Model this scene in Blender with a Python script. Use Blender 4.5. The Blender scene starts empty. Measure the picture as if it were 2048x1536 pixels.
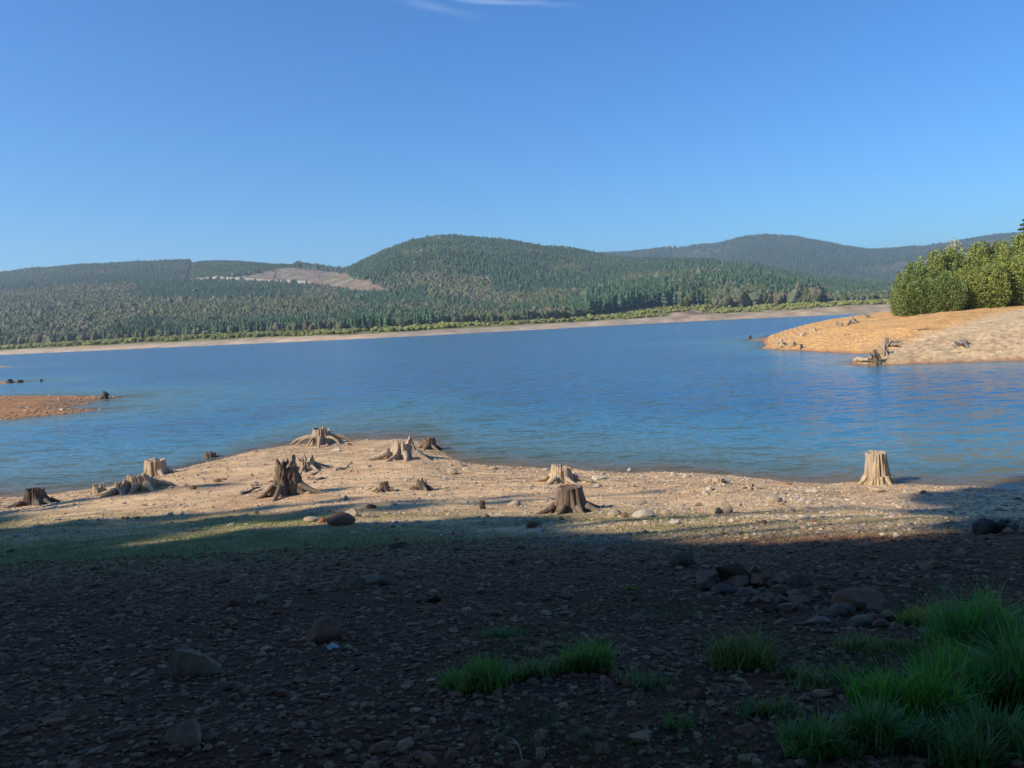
import bpy, math
import numpy as np
from mathutils import Matrix, Vector, Euler

R = math.radians
sc = bpy.context.scene
COL = sc.collection

# ------------------------------------------------------------------ camera
CAM_H = 5.5
PITCH, ROLL, FPX = 4.36, -2.7, 1536.0
cam_d = bpy.data.cameras.new('camera')
cam = bpy.data.objects.new('camera', cam_d)
COL.objects.link(cam)
sc.camera = cam
cam_d.sensor_width = 36.0
cam_d.lens = 36.0 * FPX / 2048.0
cam_d.clip_start = 0.05
cam_d.clip_end = 40000
CM = Matrix.Rotation(R(90 - PITCH), 4, 'X') @ Matrix.Rotation(R(ROLL), 4, 'Z')
CM.translation = (0, 0, CAM_H)
cam.matrix_world = CM

# ------------------------------------------------------------------ sky and sun
SUN_EL, SUN_AZ = 33.0, 246.0            # compass bearing from +Y, clockwise: low on the left, a little behind
world = bpy.data.worlds.new('World')
sc.world = world
world.use_nodes = True
wn, wl = world.node_tree.nodes, world.node_tree.links
sky = wn.new('ShaderNodeTexSky')
sky.sky_type = 'NISHITA'
sky.sun_disc = False
sky.sun_elevation = R(SUN_EL)
sky.sun_rotation = R(SUN_AZ)
sky.air_density = 1.15
sky.dust_density = 0.0
sky.ozone_density = 3.0
hs = wn.new('ShaderNodeHueSaturation')
hs.inputs['Saturation'].default_value = 1.18
wl.new(sky.outputs[0], hs.inputs['Color'])
bg = wn['Background']
bg.inputs[1].default_value = 0.106
tint = wn.new('ShaderNodeMix'); tint.data_type = 'RGBA'; tint.blend_type = 'MULTIPLY'
tint.inputs[0].default_value = 1.0
tint.inputs[7].default_value = (0.46, 0.84, 1.20, 1)       # a clear late summer sky, bluer than the standard atmosphere
wl.new(hs.outputs[0], tint.inputs[6])
def _dir(px, py):
    return (CM.to_3x3() @ Vector(((px - 1024) / FPX, -(py - 768) / FPX, -1.0))).normalized()
tcw = wn.new('ShaderNodeTexCoord')
sky_col = tint.outputs[2]
def wisp(p0, p1, width, amount, sky_col):
    """a thin high cirrus streak at a fixed place in the sky"""
    a, b = _dir(*p0), _dir(*p1)
    mid = ((a + b) / 2).normalized(); t1 = (b - a).normalized(); t2 = mid.cross(t1).normalized(); half = (b - a).length / 2
    def dot(v):
        n = wn.new('ShaderNodeVectorMath'); n.operation = 'DOT_PRODUCT'
        wl.new(tcw.outputs['Generated'], n.inputs[0]); n.inputs[1].default_value = v
        return n.outputs['Value']
    def math_(op, x, y):
        n = wn.new('ShaderNodeMath'); n.operation = op
        for k, v in enumerate((x, y)):
            if hasattr(v, 'links'): wl.new(v, n.inputs[k])
            else: n.inputs[k].default_value = v
        return n.outputs[0]
    la, lb = dot(t1), dot(t2)
    nz = wn.new('ShaderNodeTexNoise'); nz.inputs['Scale'].default_value = 26; nz.inputs['Detail'].default_value = 5
    mp = wn.new('ShaderNodeMapping'); wl.new(tcw.outputs['Generated'], mp.inputs[0]); mp.inputs['Scale'].default_value = (0.5, 1, 2.2)
    wl.new(mp.outputs[0], nz.inputs['Vector'])
    off = math_('MULTIPLY', math_('SUBTRACT', nz.outputs[0], 0.5), width * 3.0)
    off = math_('ADD', off, math_('MULTIPLY', math_('MULTIPLY', la, la), 0.9))
    across = math_('SUBTRACT', 1.0, math_('DIVIDE', math_('ABSOLUTE', math_('ADD', lb, off), 0), width))
    along = math_('SUBTRACT', 1.0, math_('DIVIDE', math_('ABSOLUTE', la, 0), half))
    fac = math_('MULTIPLY', math_('MULTIPLY', math_('MAXIMUM', across, 0.0), math_('MAXIMUM', along, 0.0)), amount)
    front = dot(mid)
    fac = math_('MULTIPLY', fac, math_('GREATER_THAN', front, 0.5))
    mx = wn.new('ShaderNodeMix'); mx.data_type = 'RGBA'; mx.clamp_factor = True
    wl.new(fac, mx.inputs[0]); wl.new(sky_col, mx.inputs[6]); mx.inputs[7].default_value = (5.5, 6.6, 8.2, 1)
    return mx.outputs[2]
sky_col = wisp((780, -22), (1170, 28), 0.0045, 0.30, sky_col)
sky_col = wisp((740, -25), (985, 48), 0.008, 0.13, sky_col)
wl.new(sky_col, bg.inputs[0])

sun_d = bpy.data.lights.new('sun', 'SUN')
sun_d.energy = 5.0
sun_d.angle = R(0.55)
sun_d.color = (1.0, 0.88, 0.72)
sun = bpy.data.objects.new('sun', sun_d)
COL.objects.link(sun)
SUN_DIR = Vector((math.sin(R(SUN_AZ)) * math.cos(R(SUN_EL)), math.cos(R(SUN_AZ)) * math.cos(R(SUN_EL)), math.sin(R(SUN_EL))))
sun.rotation_euler = SUN_DIR.to_track_quat('Z', 'Y').to_euler()

sc.view_settings.view_transform = 'Standard'
sc.view_settings.look = 'None'
sc.view_settings.exposure = 0.42
sc.view_settings.gamma = 1.0
sc.cycles.max_bounces = 6
sc.cycles.diffuse_bounces = 3
sc.cycles.glossy_bounces = 2
sc.cycles.transmission_bounces = 2
sc.cycles.transparent_max_bounces = 8
sc.cycles.volume_bounces = 0
sc.cycles.caustics_reflective = False
sc.cycles.caustics_refractive = False
sc.cycles.use_denoising = True

# ------------------------------------------------------------------ helpers
rng = np.random.default_rng(7)

def sstep(a, b, x):
    t = np.clip((x - a) / (b - a), 0, 1)
    return t * t * (3 - 2 * t)

def _hash(ix, iy, iz, seed):
    h = (ix * 374761393 + iy * 668265263 + iz * 2147483647 + seed * 144269) & 0xFFFFFFFF
    h = ((h ^ (h >> 13)) * 1274126177) & 0xFFFFFFFF
    h = ((h ^ (h >> 16)) * 2246822519) & 0xFFFFFFFF
    h ^= (h >> 15)
    return (h & 0xFFFFFF) / float(0xFFFFFF)

def noise(x, y, z=0.0, seed=0):
    x, y, z = np.broadcast_arrays(np.asarray(x, float), np.asarray(y, float), np.asarray(z, float))
    ix, iy, iz = np.floor(x).astype(np.int64), np.floor(y).astype(np.int64), np.floor(z).astype(np.int64)
    fx, fy, fz = x - ix, y - iy, z - iz
    fx, fy, fz = [f * f * (3 - 2 * f) for f in (fx, fy, fz)]
    out = 0
    for dx in (0, 1):
        for dy in (0, 1):
            for dz in (0, 1):
                wgt = (fx if dx else 1 - fx) * (fy if dy else 1 - fy) * (fz if dz else 1 - fz)
                out = out + wgt * _hash(ix + dx, iy + dy, iz + dz, seed)
    return out * 2 - 1

def fbm(x, y, z=0.0, o=4, seed=0):
    a, s, t = 1.0, 0.0, 0.0
    for k in range(o):
        s = s + a * noise(np.asarray(x) * 2 ** k, np.asarray(y) * 2 ** k, np.asarray(z) * 2 ** k, seed + k * 17)
        t += a
        a *= 0.5
    return s / t

def mesh_np(name, V, faces, attrs=None, smooth=False, mats=None, mat_idx=None):
    """faces: one int array (n,3) or (n,4), or a list of such arrays"""
    me = bpy.data.meshes.new(name)
    V = np.asarray(V, dtype=np.float32)
    if not isinstance(faces, list):
        faces = [faces]
    faces = [np.asarray(f, dtype=np.int32) for f in faces if len(f)]
    loops = np.concatenate([f.ravel() for f in faces])
    counts = np.concatenate([np.full(len(f), f.shape[1], dtype=np.int32) for f in faces])
    starts = np.concatenate([[0], np.cumsum(counts)[:-1]]).astype(np.int32)
    me.vertices.add(len(V)); me.vertices.foreach_set('co', V.ravel())
    me.loops.add(len(loops)); me.loops.foreach_set('vertex_index', loops)
    me.polygons.add(len(counts)); me.polygons.foreach_set('loop_start', starts); me.polygons.foreach_set('loop_total', counts)
    me.polygons.foreach_set('use_smooth', np.full(len(counts), smooth))
    if mat_idx is not None:
        me.polygons.foreach_set('material_index', np.asarray(mat_idx, dtype=np.int32))
    for k, (kind, arr) in (attrs or {}).items():
        arr = np.asarray(arr, dtype=np.float32)
        if kind == 'c':
            if arr.shape[1] == 3:
                arr = np.concatenate([arr, np.ones((len(arr), 1), np.float32)], 1)
            at = me.attributes.new(k, 'FLOAT_COLOR', 'POINT'); at.data.foreach_set('color', arr.ravel())
        else:
            at = me.attributes.new(k, 'FLOAT', 'POINT'); at.data.foreach_set('value', arr.ravel())
    me.update(calc_edges=True)
    me.validate()
    for m in (mats or []):
        me.materials.append(m)
    return me

def link(name, me, loc=(0, 0, 0), rot=(0, 0, 0), scale=(1, 1, 1), parent=None):
    o = bpy.data.objects.new(name, me)
    COL.objects.link(o)
    o.location = loc; o.rotation_euler = rot; o.scale = scale
    if parent is not None:
        o.parent = parent
    return o

def tag(o, label=None, cat=None, group=None, kind=None):
    if label: o['label'] = label
    if cat: o['category'] = cat
    if group: o['group'] = group
    if kind: o['kind'] = kind
    return o

def grid_faces(nr, nc):
    i = np.arange(nr * nc).reshape(nr, nc)
    return np.stack([i[:-1, :-1].ravel(), i[:-1, 1:].ravel(), i[1:, 1:].ravel(), i[1:, :-1].ravel()], 1)

def ico(sub):
    import bmesh
    bm = bmesh.new()
    bmesh.ops.create_icosphere(bm, subdivisions=sub, radius=1.0)
    V = np.array([v.co[:] for v in bm.verts]); F = np.array([[v.index for v in f.verts] for f in bm.faces])
    bm.free()
    return V, F

ICO = {k: ico(k) for k in (1, 2, 3, 4)}

def scatter(variants, var, P, yaw, S, tilt=None, col=None):
    """merge many small shapes: variants = [(V,F)], var index per copy, positions P, yaw, scale S (n,3), colour per copy"""
    VV, FF, CC = [], [], []
    base = 0
    for k, (V, F) in enumerate(variants):
        idx = np.where(var == k)[0]
        if not len(idx): continue
        n, m = len(idx), len(V)
        c, s = np.cos(yaw[idx])[:, None], np.sin(yaw[idx])[:, None]
        vx = V[None, :, 0] * S[idx, 0][:, None]; vy = V[None, :, 1] * S[idx, 1][:, None]; vz = V[None, :, 2] * S[idx, 2][:, None]
        if tilt is not None:
            ct, st = np.cos(tilt[idx])[:, None], np.sin(tilt[idx])[:, None]
            vx, vz = vx * ct + vz * st, -vx * st + vz * ct
        x = vx * c - vy * s + P[idx, 0][:, None]; y = vx * s + vy * c + P[idx, 1][:, None]; z = vz + P[idx, 2][:, None]
        VV.append(np.stack([x, y, z], -1).reshape(-1, 3))
        FF.append((F[None] + (np.arange(n) * m)[:, None, None]).reshape(-1, F.shape[1]) + base)
        base += n * m
        if col is not None: CC.append(np.repeat(col[idx], m, 0))
    return np.concatenate(VV), FF, (np.concatenate(CC) if col is not None else None)

# ------------------------------------------------------------------ materials
def mat(name):
    m = bpy.data.materials.new(name); m.use_nodes = True
    nt = m.node_tree
    return m, nt, nt.nodes['Principled BSDF']

def N(nt, typ, **kw):
    n = nt.nodes.new(typ)
    for k, v in kw.items():
        if k in ('operation', 'blend_type', 'data_type', 'attribute_name', 'noise_dimensions', 'wave_type', 'bands_direction', 'feature', 'attribute_type', 'use_clamp'):
            setattr(n, k, v)
        else:
            n.inputs[k.replace('_', ' ')].default_value = v
    return n

def mixc(nt, fac, a, b, blend='MIX'):
    n = nt.nodes.new('ShaderNodeMix'); n.data_type = 'RGBA'; n.blend_type = blend
    for sock, v in ((n.inputs[0], fac), (n.inputs[6], a), (n.inputs[7], b)):
        if hasattr(v, 'links'): nt.links.new(v, sock)
        elif isinstance(v, (int, float)): sock.default_value = v
        else: sock.default_value = (*v, 1)
    return n.outputs[2]

def ramp(nt, src, stops):
    n = nt.nodes.new('ShaderNodeValToRGB')
    e = n.color_ramp.elements
    while len(e) < len(stops): e.new(0.5)
    for el, (p, c) in zip(e, stops):
        el.position = p; el.color = (*c, 1) if len(c) == 3 else c
    nt.links.new(src, n.inputs[0])
    return n.outputs[0]

def objcoord(nt, scale=(1, 1, 1), world_space=False):
    tc = nt.nodes.new('ShaderNodeNewGeometry') if world_space else nt.nodes.new('ShaderNodeTexCoord')
    mp = nt.nodes.new('ShaderNodeMapping'); mp.inputs['Scale'].default_value = scale
    nt.links.new(tc.outputs['Position'] if world_space else tc.outputs['Object'], mp.inputs['Vector'])
    return mp.outputs[0]

def tex(nt, vec, scale, detail=4, rough=0.55, out=0):
    n = nt.nodes.new('ShaderNodeTexNoise')
    n.inputs['Scale'].default_value = scale; n.inputs['Detail'].default_value = detail; n.inputs['Roughness'].default_value = rough
    nt.links.new(vec, n.inputs['Vector'])
    return n.outputs[out]

def bump(nt, h, strength, dist, prev=None):
    b = nt.nodes.new('ShaderNodeBump'); b.inputs['Strength'].default_value = strength; b.inputs['Distance'].default_value = dist
    nt.links.new(h, b.inputs['Height'])
    if prev is not None: nt.links.new(prev, b.inputs['Normal'])
    return b.outputs[0]

def m_ground():
    m, nt, p = mat('beach_ground')
    at = N(nt, 'ShaderNodeAttribute', attribute_name='gcol')
    v = objcoord(nt)
    n1 = tex(nt, v, 2.2, 6, 0.65)
    n2 = tex(nt, v, 34, 5, 0.7)
    c = mixc(nt, 1.0, at.outputs['Color'], ramp(nt, n1, [(0.3, (0.68, 0.66, 0.63)), (0.7, (1.28, 1.24, 1.18))]), 'MULTIPLY')
    c = mixc(nt, 1.0, c, ramp(nt, n2, [(0.32, (0.62, 0.6, 0.58)), (0.68, (1.35, 1.33, 1.3))]), 'MULTIPLY')
    nt.links.new(c, p.inputs['Base Color'])
    p.inputs['Roughness'].default_value = 0.92
    vo = nt.nodes.new('ShaderNodeTexVoronoi'); vo.inputs['Scale'].default_value = 17
    nt.links.new(v, vo.inputs['Vector'])
    inv = N(nt, 'ShaderNodeMath', operation='SUBTRACT'); inv.inputs[0].default_value = 1.0
    nt.links.new(vo.outputs['Distance'], inv.inputs[1])
    b = bump(nt, inv.outputs[0], 0.5, 0.03)
    b = bump(nt, n2, 0.5, 0.03, b)
    nt.links.new(b, p.inputs['Normal'])
    p.inputs['Specular IOR Level'].default_value = 0.2
    return m

def m_vcol(name, attr='col', rough=0.85, var=0.25, scale=8, spec=0.25, bstr=0.3, bdist=0.02, sat=1.0):
    m, nt, p = mat(name)
    at = N(nt, 'ShaderNodeAttribute', attribute_name=attr)
    v = objcoord(nt)
    n1 = tex(nt, v, scale, 5, 0.6)
    c = mixc(nt, 1.0, at.outputs['Color'], ramp(nt, n1, [(0.3, (1 - var,) * 3), (0.7, (1 + var,) * 3)]), 'MULTIPLY')
    nt.links.new(c, p.inputs['Base Color'])
    p.inputs['Roughness'].default_value = rough
    p.inputs['Specular IOR Level'].default_value = spec
    if bstr: nt.links.new(bump(nt, n1, bstr, bdist), p.inputs['Normal'])
    return m

def m_leafy(name, spec=0.3, trans=0.25, rough=0.55):
    m, nt, p = mat(name)
    at = N(nt, 'ShaderNodeAttribute', attribute_name='col')
    nt.links.new(at.outputs['Color'], p.inputs['Base Color'])
    p.inputs['Roughness'].default_value = rough
    p.inputs['Specular IOR Level'].default_value = spec
    if trans:
        tr = nt.nodes.new('ShaderNodeBsdfTranslucent'); nt.links.new(at.outputs['Color'], tr.inputs[0])
        mx = nt.nodes.new('ShaderNodeMixShader'); mx.inputs[0].default_value = trans
        nt.links.new(p.outputs[0], mx.inputs[1]); nt.links.new(tr.outputs[0], mx.inputs[2])
        nt.links.new(mx.outputs[0], nt.nodes['Material Output'].inputs[0])
    return m

def m_wood(name, light, dark, grey=0.3):
    m, nt, p = mat(name)
    v = objcoord(nt, (9, 9, 0.9))
    v2 = objcoord(nt, (1, 1, 1))
    f = tex(nt, v, 2.4, 8, 0.7)
    l = tex(nt, v2, 2.3, 4, 0.6)
    c = ramp(nt, f, [(0.28, dark), (0.46, tuple(0.6 * a + 0.4 * b for a, b in zip(dark, light))), (0.62, light), (0.8, tuple(min(1, a * 1.18) for a in light))])
    c = mixc(nt, ramp(nt, l, [(0.42, (0, 0, 0)), (0.7, (1, 1, 1))]), c, mixc(nt, 0.5, c, (0.32, 0.29, 0.25)))
    nt.links.new(c, p.inputs['Base Color'])
    p.inputs['Roughness'].default_value = 0.9
    p.inputs['Specular IOR Level'].default_value = 0.15
    nt.links.new(bump(nt, f, 0.9, 0.05), p.inputs['Normal'])
    return m

def m_rock(name, base, var=0.35):
    m, nt, p = mat(name)
    v = objcoord(nt)
    a = tex(nt, v, 2.0, 6, 0.65); b = tex(nt, v, 14, 6, 0.7)
    c = ramp(nt, a, [(0.3, tuple(x * (1 - var) for x in base)), (0.7, tuple(x * (1 + var) for x in base))])
    c = mixc(nt, 1.0, c, ramp(nt, b, [(0.35, (0.72,) * 3), (0.65, (1.25,) * 3)]), 'MULTIPLY')
    nt.links.new(c, p.inputs['Base Color'])
    p.inputs['Roughness'].default_value = 0.85
    p.inputs['Specular IOR Level'].default_value = 0.25
    nt.links.new(bump(nt, b, 0.5, 0.06), p.inputs['Normal'])
    return m

def m_water():
    m, nt, p = mat('lake_water')
    at = N(nt, 'ShaderNodeAttribute', attribute_name='depth')
    sh = N(nt, 'ShaderNodeMapRange'); nt.links.new(at.outputs['Fac'], sh.inputs[0])
    sh.inputs[1].default_value = 0.0; sh.inputs[2].default_value = 3.0; sh.inputs[3].default_value = 0; sh.inputs[4].default_value = 1
    c = ramp(nt, sh.outputs[0], [(0.0, (0.24, 0.20, 0.14)), (0.07, (0.10, 0.17, 0.155)), (0.4, (0.055, 0.19, 0.27)), (1.0, (0.036, 0.135, 0.25))])
    nt.links.new(c, p.inputs['Base Color'])
    p.inputs['Roughness'].default_value = 0.17
    p.inputs['IOR'].default_value = 1.333
    p.inputs['Specular IOR Level'].default_value = 0.34
    # wave slopes: each scale adds its own tilt to the surface normal
    total = None
    for sc_, rot, scale, amp in (((0.30, 1.0, 1), 12, 2.3, 0.95), ((0.30, 1.0, 1), -9, 0.9, 0.30), ((0.45, 1.0, 1), 20, 0.16, 0.05), ((0.42, 1.0, 1), 5, 5.5, 0.8)):
        v = objcoord(nt, sc_); v.node.inputs['Rotation'].default_value = (0, 0, R(rot))
        n = nt.nodes.new('ShaderNodeTexNoise'); n.inputs['Scale'].default_value = scale; n.inputs['Detail'].default_value = 2; n.inputs['Roughness'].default_value = 0.5
        nt.links.new(v, n.inputs['Vector'])
        a = nt.nodes.new('ShaderNodeVectorMath'); a.operation = 'SUBTRACT'; nt.links.new(n.outputs['Color'], a.inputs[0]); a.inputs[1].default_value = (0.5, 0.5, 0.5)
        b = nt.nodes.new('ShaderNodeVectorMath'); b.operation = 'MULTIPLY'; nt.links.new(a.outputs[0], b.inputs[0]); b.inputs[1].default_value = (amp * 0.35, amp, 0)
        if total is None: total = b.outputs[0]
        else:
            c2 = nt.nodes.new('ShaderNodeVectorMath'); c2.operation = 'ADD'; nt.links.new(total, c2.inputs[0]); nt.links.new(b.outputs[0], c2.inputs[1]); total = c2.outputs[0]
    # calmer and rougher patches of wind on the lake
    wp = tex(nt, objcoord(nt, (0.35, 1, 1)), 0.03, 3, 0.5)
    mr = N(nt, 'ShaderNodeMapRange'); nt.links.new(wp, mr.inputs[0]); mr.inputs[1].default_value = 0.3; mr.inputs[2].default_value = 0.7; mr.inputs[3].default_value = 0.7; mr.inputs[4].default_value = 1.25
    sc2 = nt.nodes.new('ShaderNodeVectorMath'); sc2.operation = 'SCALE'; nt.links.new(total, sc2.inputs[0]); nt.links.new(mr.outputs[0], sc2.inputs['Scale'])
    g = nt.nodes.new('ShaderNodeVectorMath'); g.operation = 'ADD'; nt.links.new(sc2.outputs[0], g.inputs[0]); g.inputs[1].default_value = (0, 0, 1)
    nn = nt.nodes.new('ShaderNodeVectorMath'); nn.operation = 'NORMALIZE'; nt.links.new(g.outputs[0], nn.inputs[0])
    nt.links.new(nn.outputs[0], p.inputs['Normal'])
    # shallows let the bed show through
    tr = nt.nodes.new('ShaderNodeBsdfTransparent'); tr.inputs[0].default_value = (0.9, 0.86, 0.72, 1)
    fac = ramp(nt, at.outputs['Fac'], [(0.0, (0.6,) * 3), (0.15, (0.2,) * 3), (0.45, (0, 0, 0))])
    mx = nt.nodes.new('ShaderNodeMixShader')
    nt.links.new(fac, mx.inputs[0]); nt.links.new(p.outputs[0], mx.inputs[1]); nt.links.new(tr.outputs[0], mx.inputs[2])
    nt.links.new(mx.outputs[0], nt.nodes['Material Output'].inputs[0])
    return m

M_GROUND = m_ground()
M_LAND = m_vcol('far_land', 'col', 0.95, 0.25, 0.06, 0.1, 0, 0)
M_PEBBLE = m_vcol('pebbles', 'col', 0.8, 0.25, 25, 0.3, 0.2, 0.01)
M_LEAF = m_leafy('foliage')
M_GRASS = m_leafy('grass_blades', 0.3, 0.35, 0.5)
M_FAR = m_leafy('distant_foliage', 0.1, 0.0, 0.9)
M_BARK = m_rock('bark', (0.16, 0.13, 0.10))
W_PALE = m_wood('pale_wood', (0.64, 0.50, 0.33), (0.22, 0.155, 0.095))
W_TAN = m_wood('tan_wood', (0.54, 0.42, 0.28), (0.14, 0.10, 0.06))
W_BROWN = m_wood('brown_wood', (0.25, 0.18, 0.125), (0.06, 0.042, 0.03))
W_DARK = m_wood('dark_wood', (0.13, 0.095, 0.075), (0.03, 0.023, 0.02))
W_GREY = m_wood('grey_wood', (0.38, 0.33, 0.27), (0.10, 0.08, 0.06))
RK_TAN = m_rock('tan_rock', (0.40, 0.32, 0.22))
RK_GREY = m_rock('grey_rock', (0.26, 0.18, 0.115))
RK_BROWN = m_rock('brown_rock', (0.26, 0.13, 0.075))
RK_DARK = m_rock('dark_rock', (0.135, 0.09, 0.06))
RK_PALE = m_rock('pale_rock', (0.50, 0.43, 0.32))

# ------------------------------------------------------------------ the lie of the land
YY = np.linspace(-5, 120, 1251)
_B = np.interp(YY, [-5, 0, 1.5, 2.85, 4.2, 5.7, 8.3, 11, 14, 18, 22.5, 27.5, 29.7, 34, 45, 70, 120],
               [1.42, 1.47, 1.53, 1.64, 1.91, 2.23, 2.70, 3.22, 3.78, 4.44, 4.98, 5.37, 5.5, 5.8, 7.0, 10, 14])
_k = np.exp(-(np.arange(-12, 13) / 7.0) ** 2); _k /= _k.sum()
_B2 = np.convolve(np.pad(_B, 12, mode='edge'), _k, mode='valid')
SX = [-200, -60, -40, -24, -19, -17, -15.6, -14.8, -13, -11, -8.2, -5.5, -3.9, -3.0, -2.2, -.5, 1.4, 5.7, 9.2, 11.4, 12.5, 15.1, 22, 35, 60, 200]
SY = [40, 34, 31, 29, 28.5, 28.4, 29.0, 32.0, 36.6, 39, 39.6, 38.6, 36.6, 33.2, 31.2, 29.9, 28.8, 26.9, 24.4, 24.1, 23.3, 22.7, 22, 24, 30, 60]
_sx = np.linspace(-60, 60, 1201)
_sy = np.interp(_sx, SX, SY)
_k2 = np.exp(-(np.arange(-5, 6) / 3.0) ** 2); _k2 /= _k2.sum()
_sy = np.convolve(np.pad(_sy, 5, mode='edge'), _k2, mode='valid')

def shore_y(X):
    return np.interp(X, _sx, _sy) + 0.35 * fbm(np.asarray(X) * 0.7, 3.1, 0, 3, 5)

def z_near(X, Y, rough=True):
    X = np.asarray(X, float); Y = np.asarray(Y, float)
    S = shore_y(X)
    w = sstep(0.3, 1.0, Y / S)
    k = (29.7 / S) ** w
    z = CAM_H - np.interp(Y * k, YY, _B2)
    z = z + np.where(Y < 0, -Y * 0.05, 0)
    if rough:
        a = np.clip((np.hypot(X, Y)) / 6, 0.2, 1)
        z = z + 0.07 * a * fbm(X * 0.45, Y * 0.45, 0, 3, 11) * sstep(0, 0.5, np.abs(z) + 0.25) + 0.018 * fbm(X * 3.1, Y * 3.1, 0, 3, 23)
    return z

# right-hand peninsula: outline of its water line in plan
PEN = np.array([(40, 122), (40.6, 115), (41.5, 107), (42.4, 100), (43.3, 96), (46, 92.5), (46.5, 91), (43, 88), (39.5, 84.5), (36, 80), (34.6, 77.5), (35.5, 75.3), (38, 74.4),
                (42, 73.2), (48, 71.8), (60, 70), (90, 68), (140, 62), (260, 62), (260, 240), (120, 230), (80, 212), (64, 190), (55, 165), (49, 148), (44, 132)], float)
LEFT = np.array([(-140, 50), (-80, 54), (-46, 58.5), (-40, 60.5), (-37, 63), (-35.3, 65.5), (-38, 66.5), (-40.5, 68.5), (-40, 72), (-42, 75.5), (-41.8, 77.8), (-40.4, 79.0), (-41.8, 80.4), (-45, 82), (-50, 85), (-58, 89), (-70, 92), (-140, 96)], float)
ISLET = np.array([(-140, 121), (-90, 122), (-84, 123.5), (-80.8, 126), (-82.5, 128.5), (-95, 131), (-140, 133)], float)
ISLET2 = np.array([(-250, 222), (-175, 229), (-160, 236), (-155.5, 241), (-163, 248), (-250, 254)], float)
TIP = np.array([(56, 158), (51, 160), (50.2, 163), (53, 166), (60, 170), (75, 172), (72, 158)], float)

def sdf(P, X, Y):
    """signed distance to polygon: positive inside"""
    X = np.asarray(X, float); Y = np.asarray(Y, float)
    d = np.full(X.shape, 1e9); ins = np.zeros(X.shape, bool)
    n = len(P)
    for i in range(n):
        a, b = P[i], P[(i + 1) % n]
        e = b - a
        wx, wy = X - a[0], Y - a[1]
        t = np.clip((wx * e[0] + wy * e[1]) / (e @ e), 0, 1)
        d = np.minimum(d, np.hypot(wx - t * e[0], wy - t * e[1]))
        c = ((a[1] > Y) != (b[1] > Y)) & (X < (b[0] - a[0]) * (Y - a[1]) / (b[1] - a[1] + 1e-12) + a[0])
        ins ^= c
    return np.where(ins, d, -d)

def z_pen(X, Y, rough=True):
    s = sdf(PEN, X, Y) + 0.5 * fbm(np.asarray(X) * 0.25, np.asarray(Y) * 0.25, 0, 3, 41)
    z = np.where(s > 0, 5.3 * (1 - np.exp(-np.clip(s, 0, None) / 13.5)), s * 0.22)
    # dip between the two humps
    dd = ((np.asarray(X) - 46) * (-0.53) + (np.asarray(Y) - 92) * 0.85)
    al = ((np.asarray(X) - 46) * 0.85 + (np.asarray(Y) - 92) * 0.53)
    z = z - np.where(s > 0, 0.55 * np.exp(-(dd / 3.0) ** 2) * sstep(0, 6, al) * (1 - sstep(20, 45, al)), 0) * np.clip(s / 5, 0, 1)
    if rough:
        zz = z + 0.05 * fbm(np.asarray(X) * 0.3, np.asarray(Y) * 0.3, 0, 3, 8)
        z = z + np.where(s > 0, 0.075 * np.sin(zz * 24) * sstep(3.2, 2.4, z) + 0.16 * fbm(np.asarray(X) * 0.5, np.asarray(Y) * 0.5, 0, 4, 9), 0)
    return z

def z_flat(P, top, slope):
    def f(X, Y):
        s = sdf(P, X, Y) + 0.4 * fbm(np.asarray(X) * 0.4, np.asarray(Y) * 0.4, 0, 3, 51)
        z = np.where(s > 0, top * (1 - np.exp(-np.clip(s, 0, None) * slope / top)), s * 0.12)
        return z + np.where(s > 0, 0.04 * fbm(np.asarray(X) * 1.2, np.asarray(Y) * 1.2, 0, 3, 3), 0)
    return f
z_left = z_flat(LEFT, 0.75, 0.17)
z_isl = z_flat(ISLET, 0.55, 0.15)
z_isl2 = z_flat(ISLET2, 1.2, 0.15)
z_tip = z_flat(TIP, 0.4, 0.15)

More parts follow.
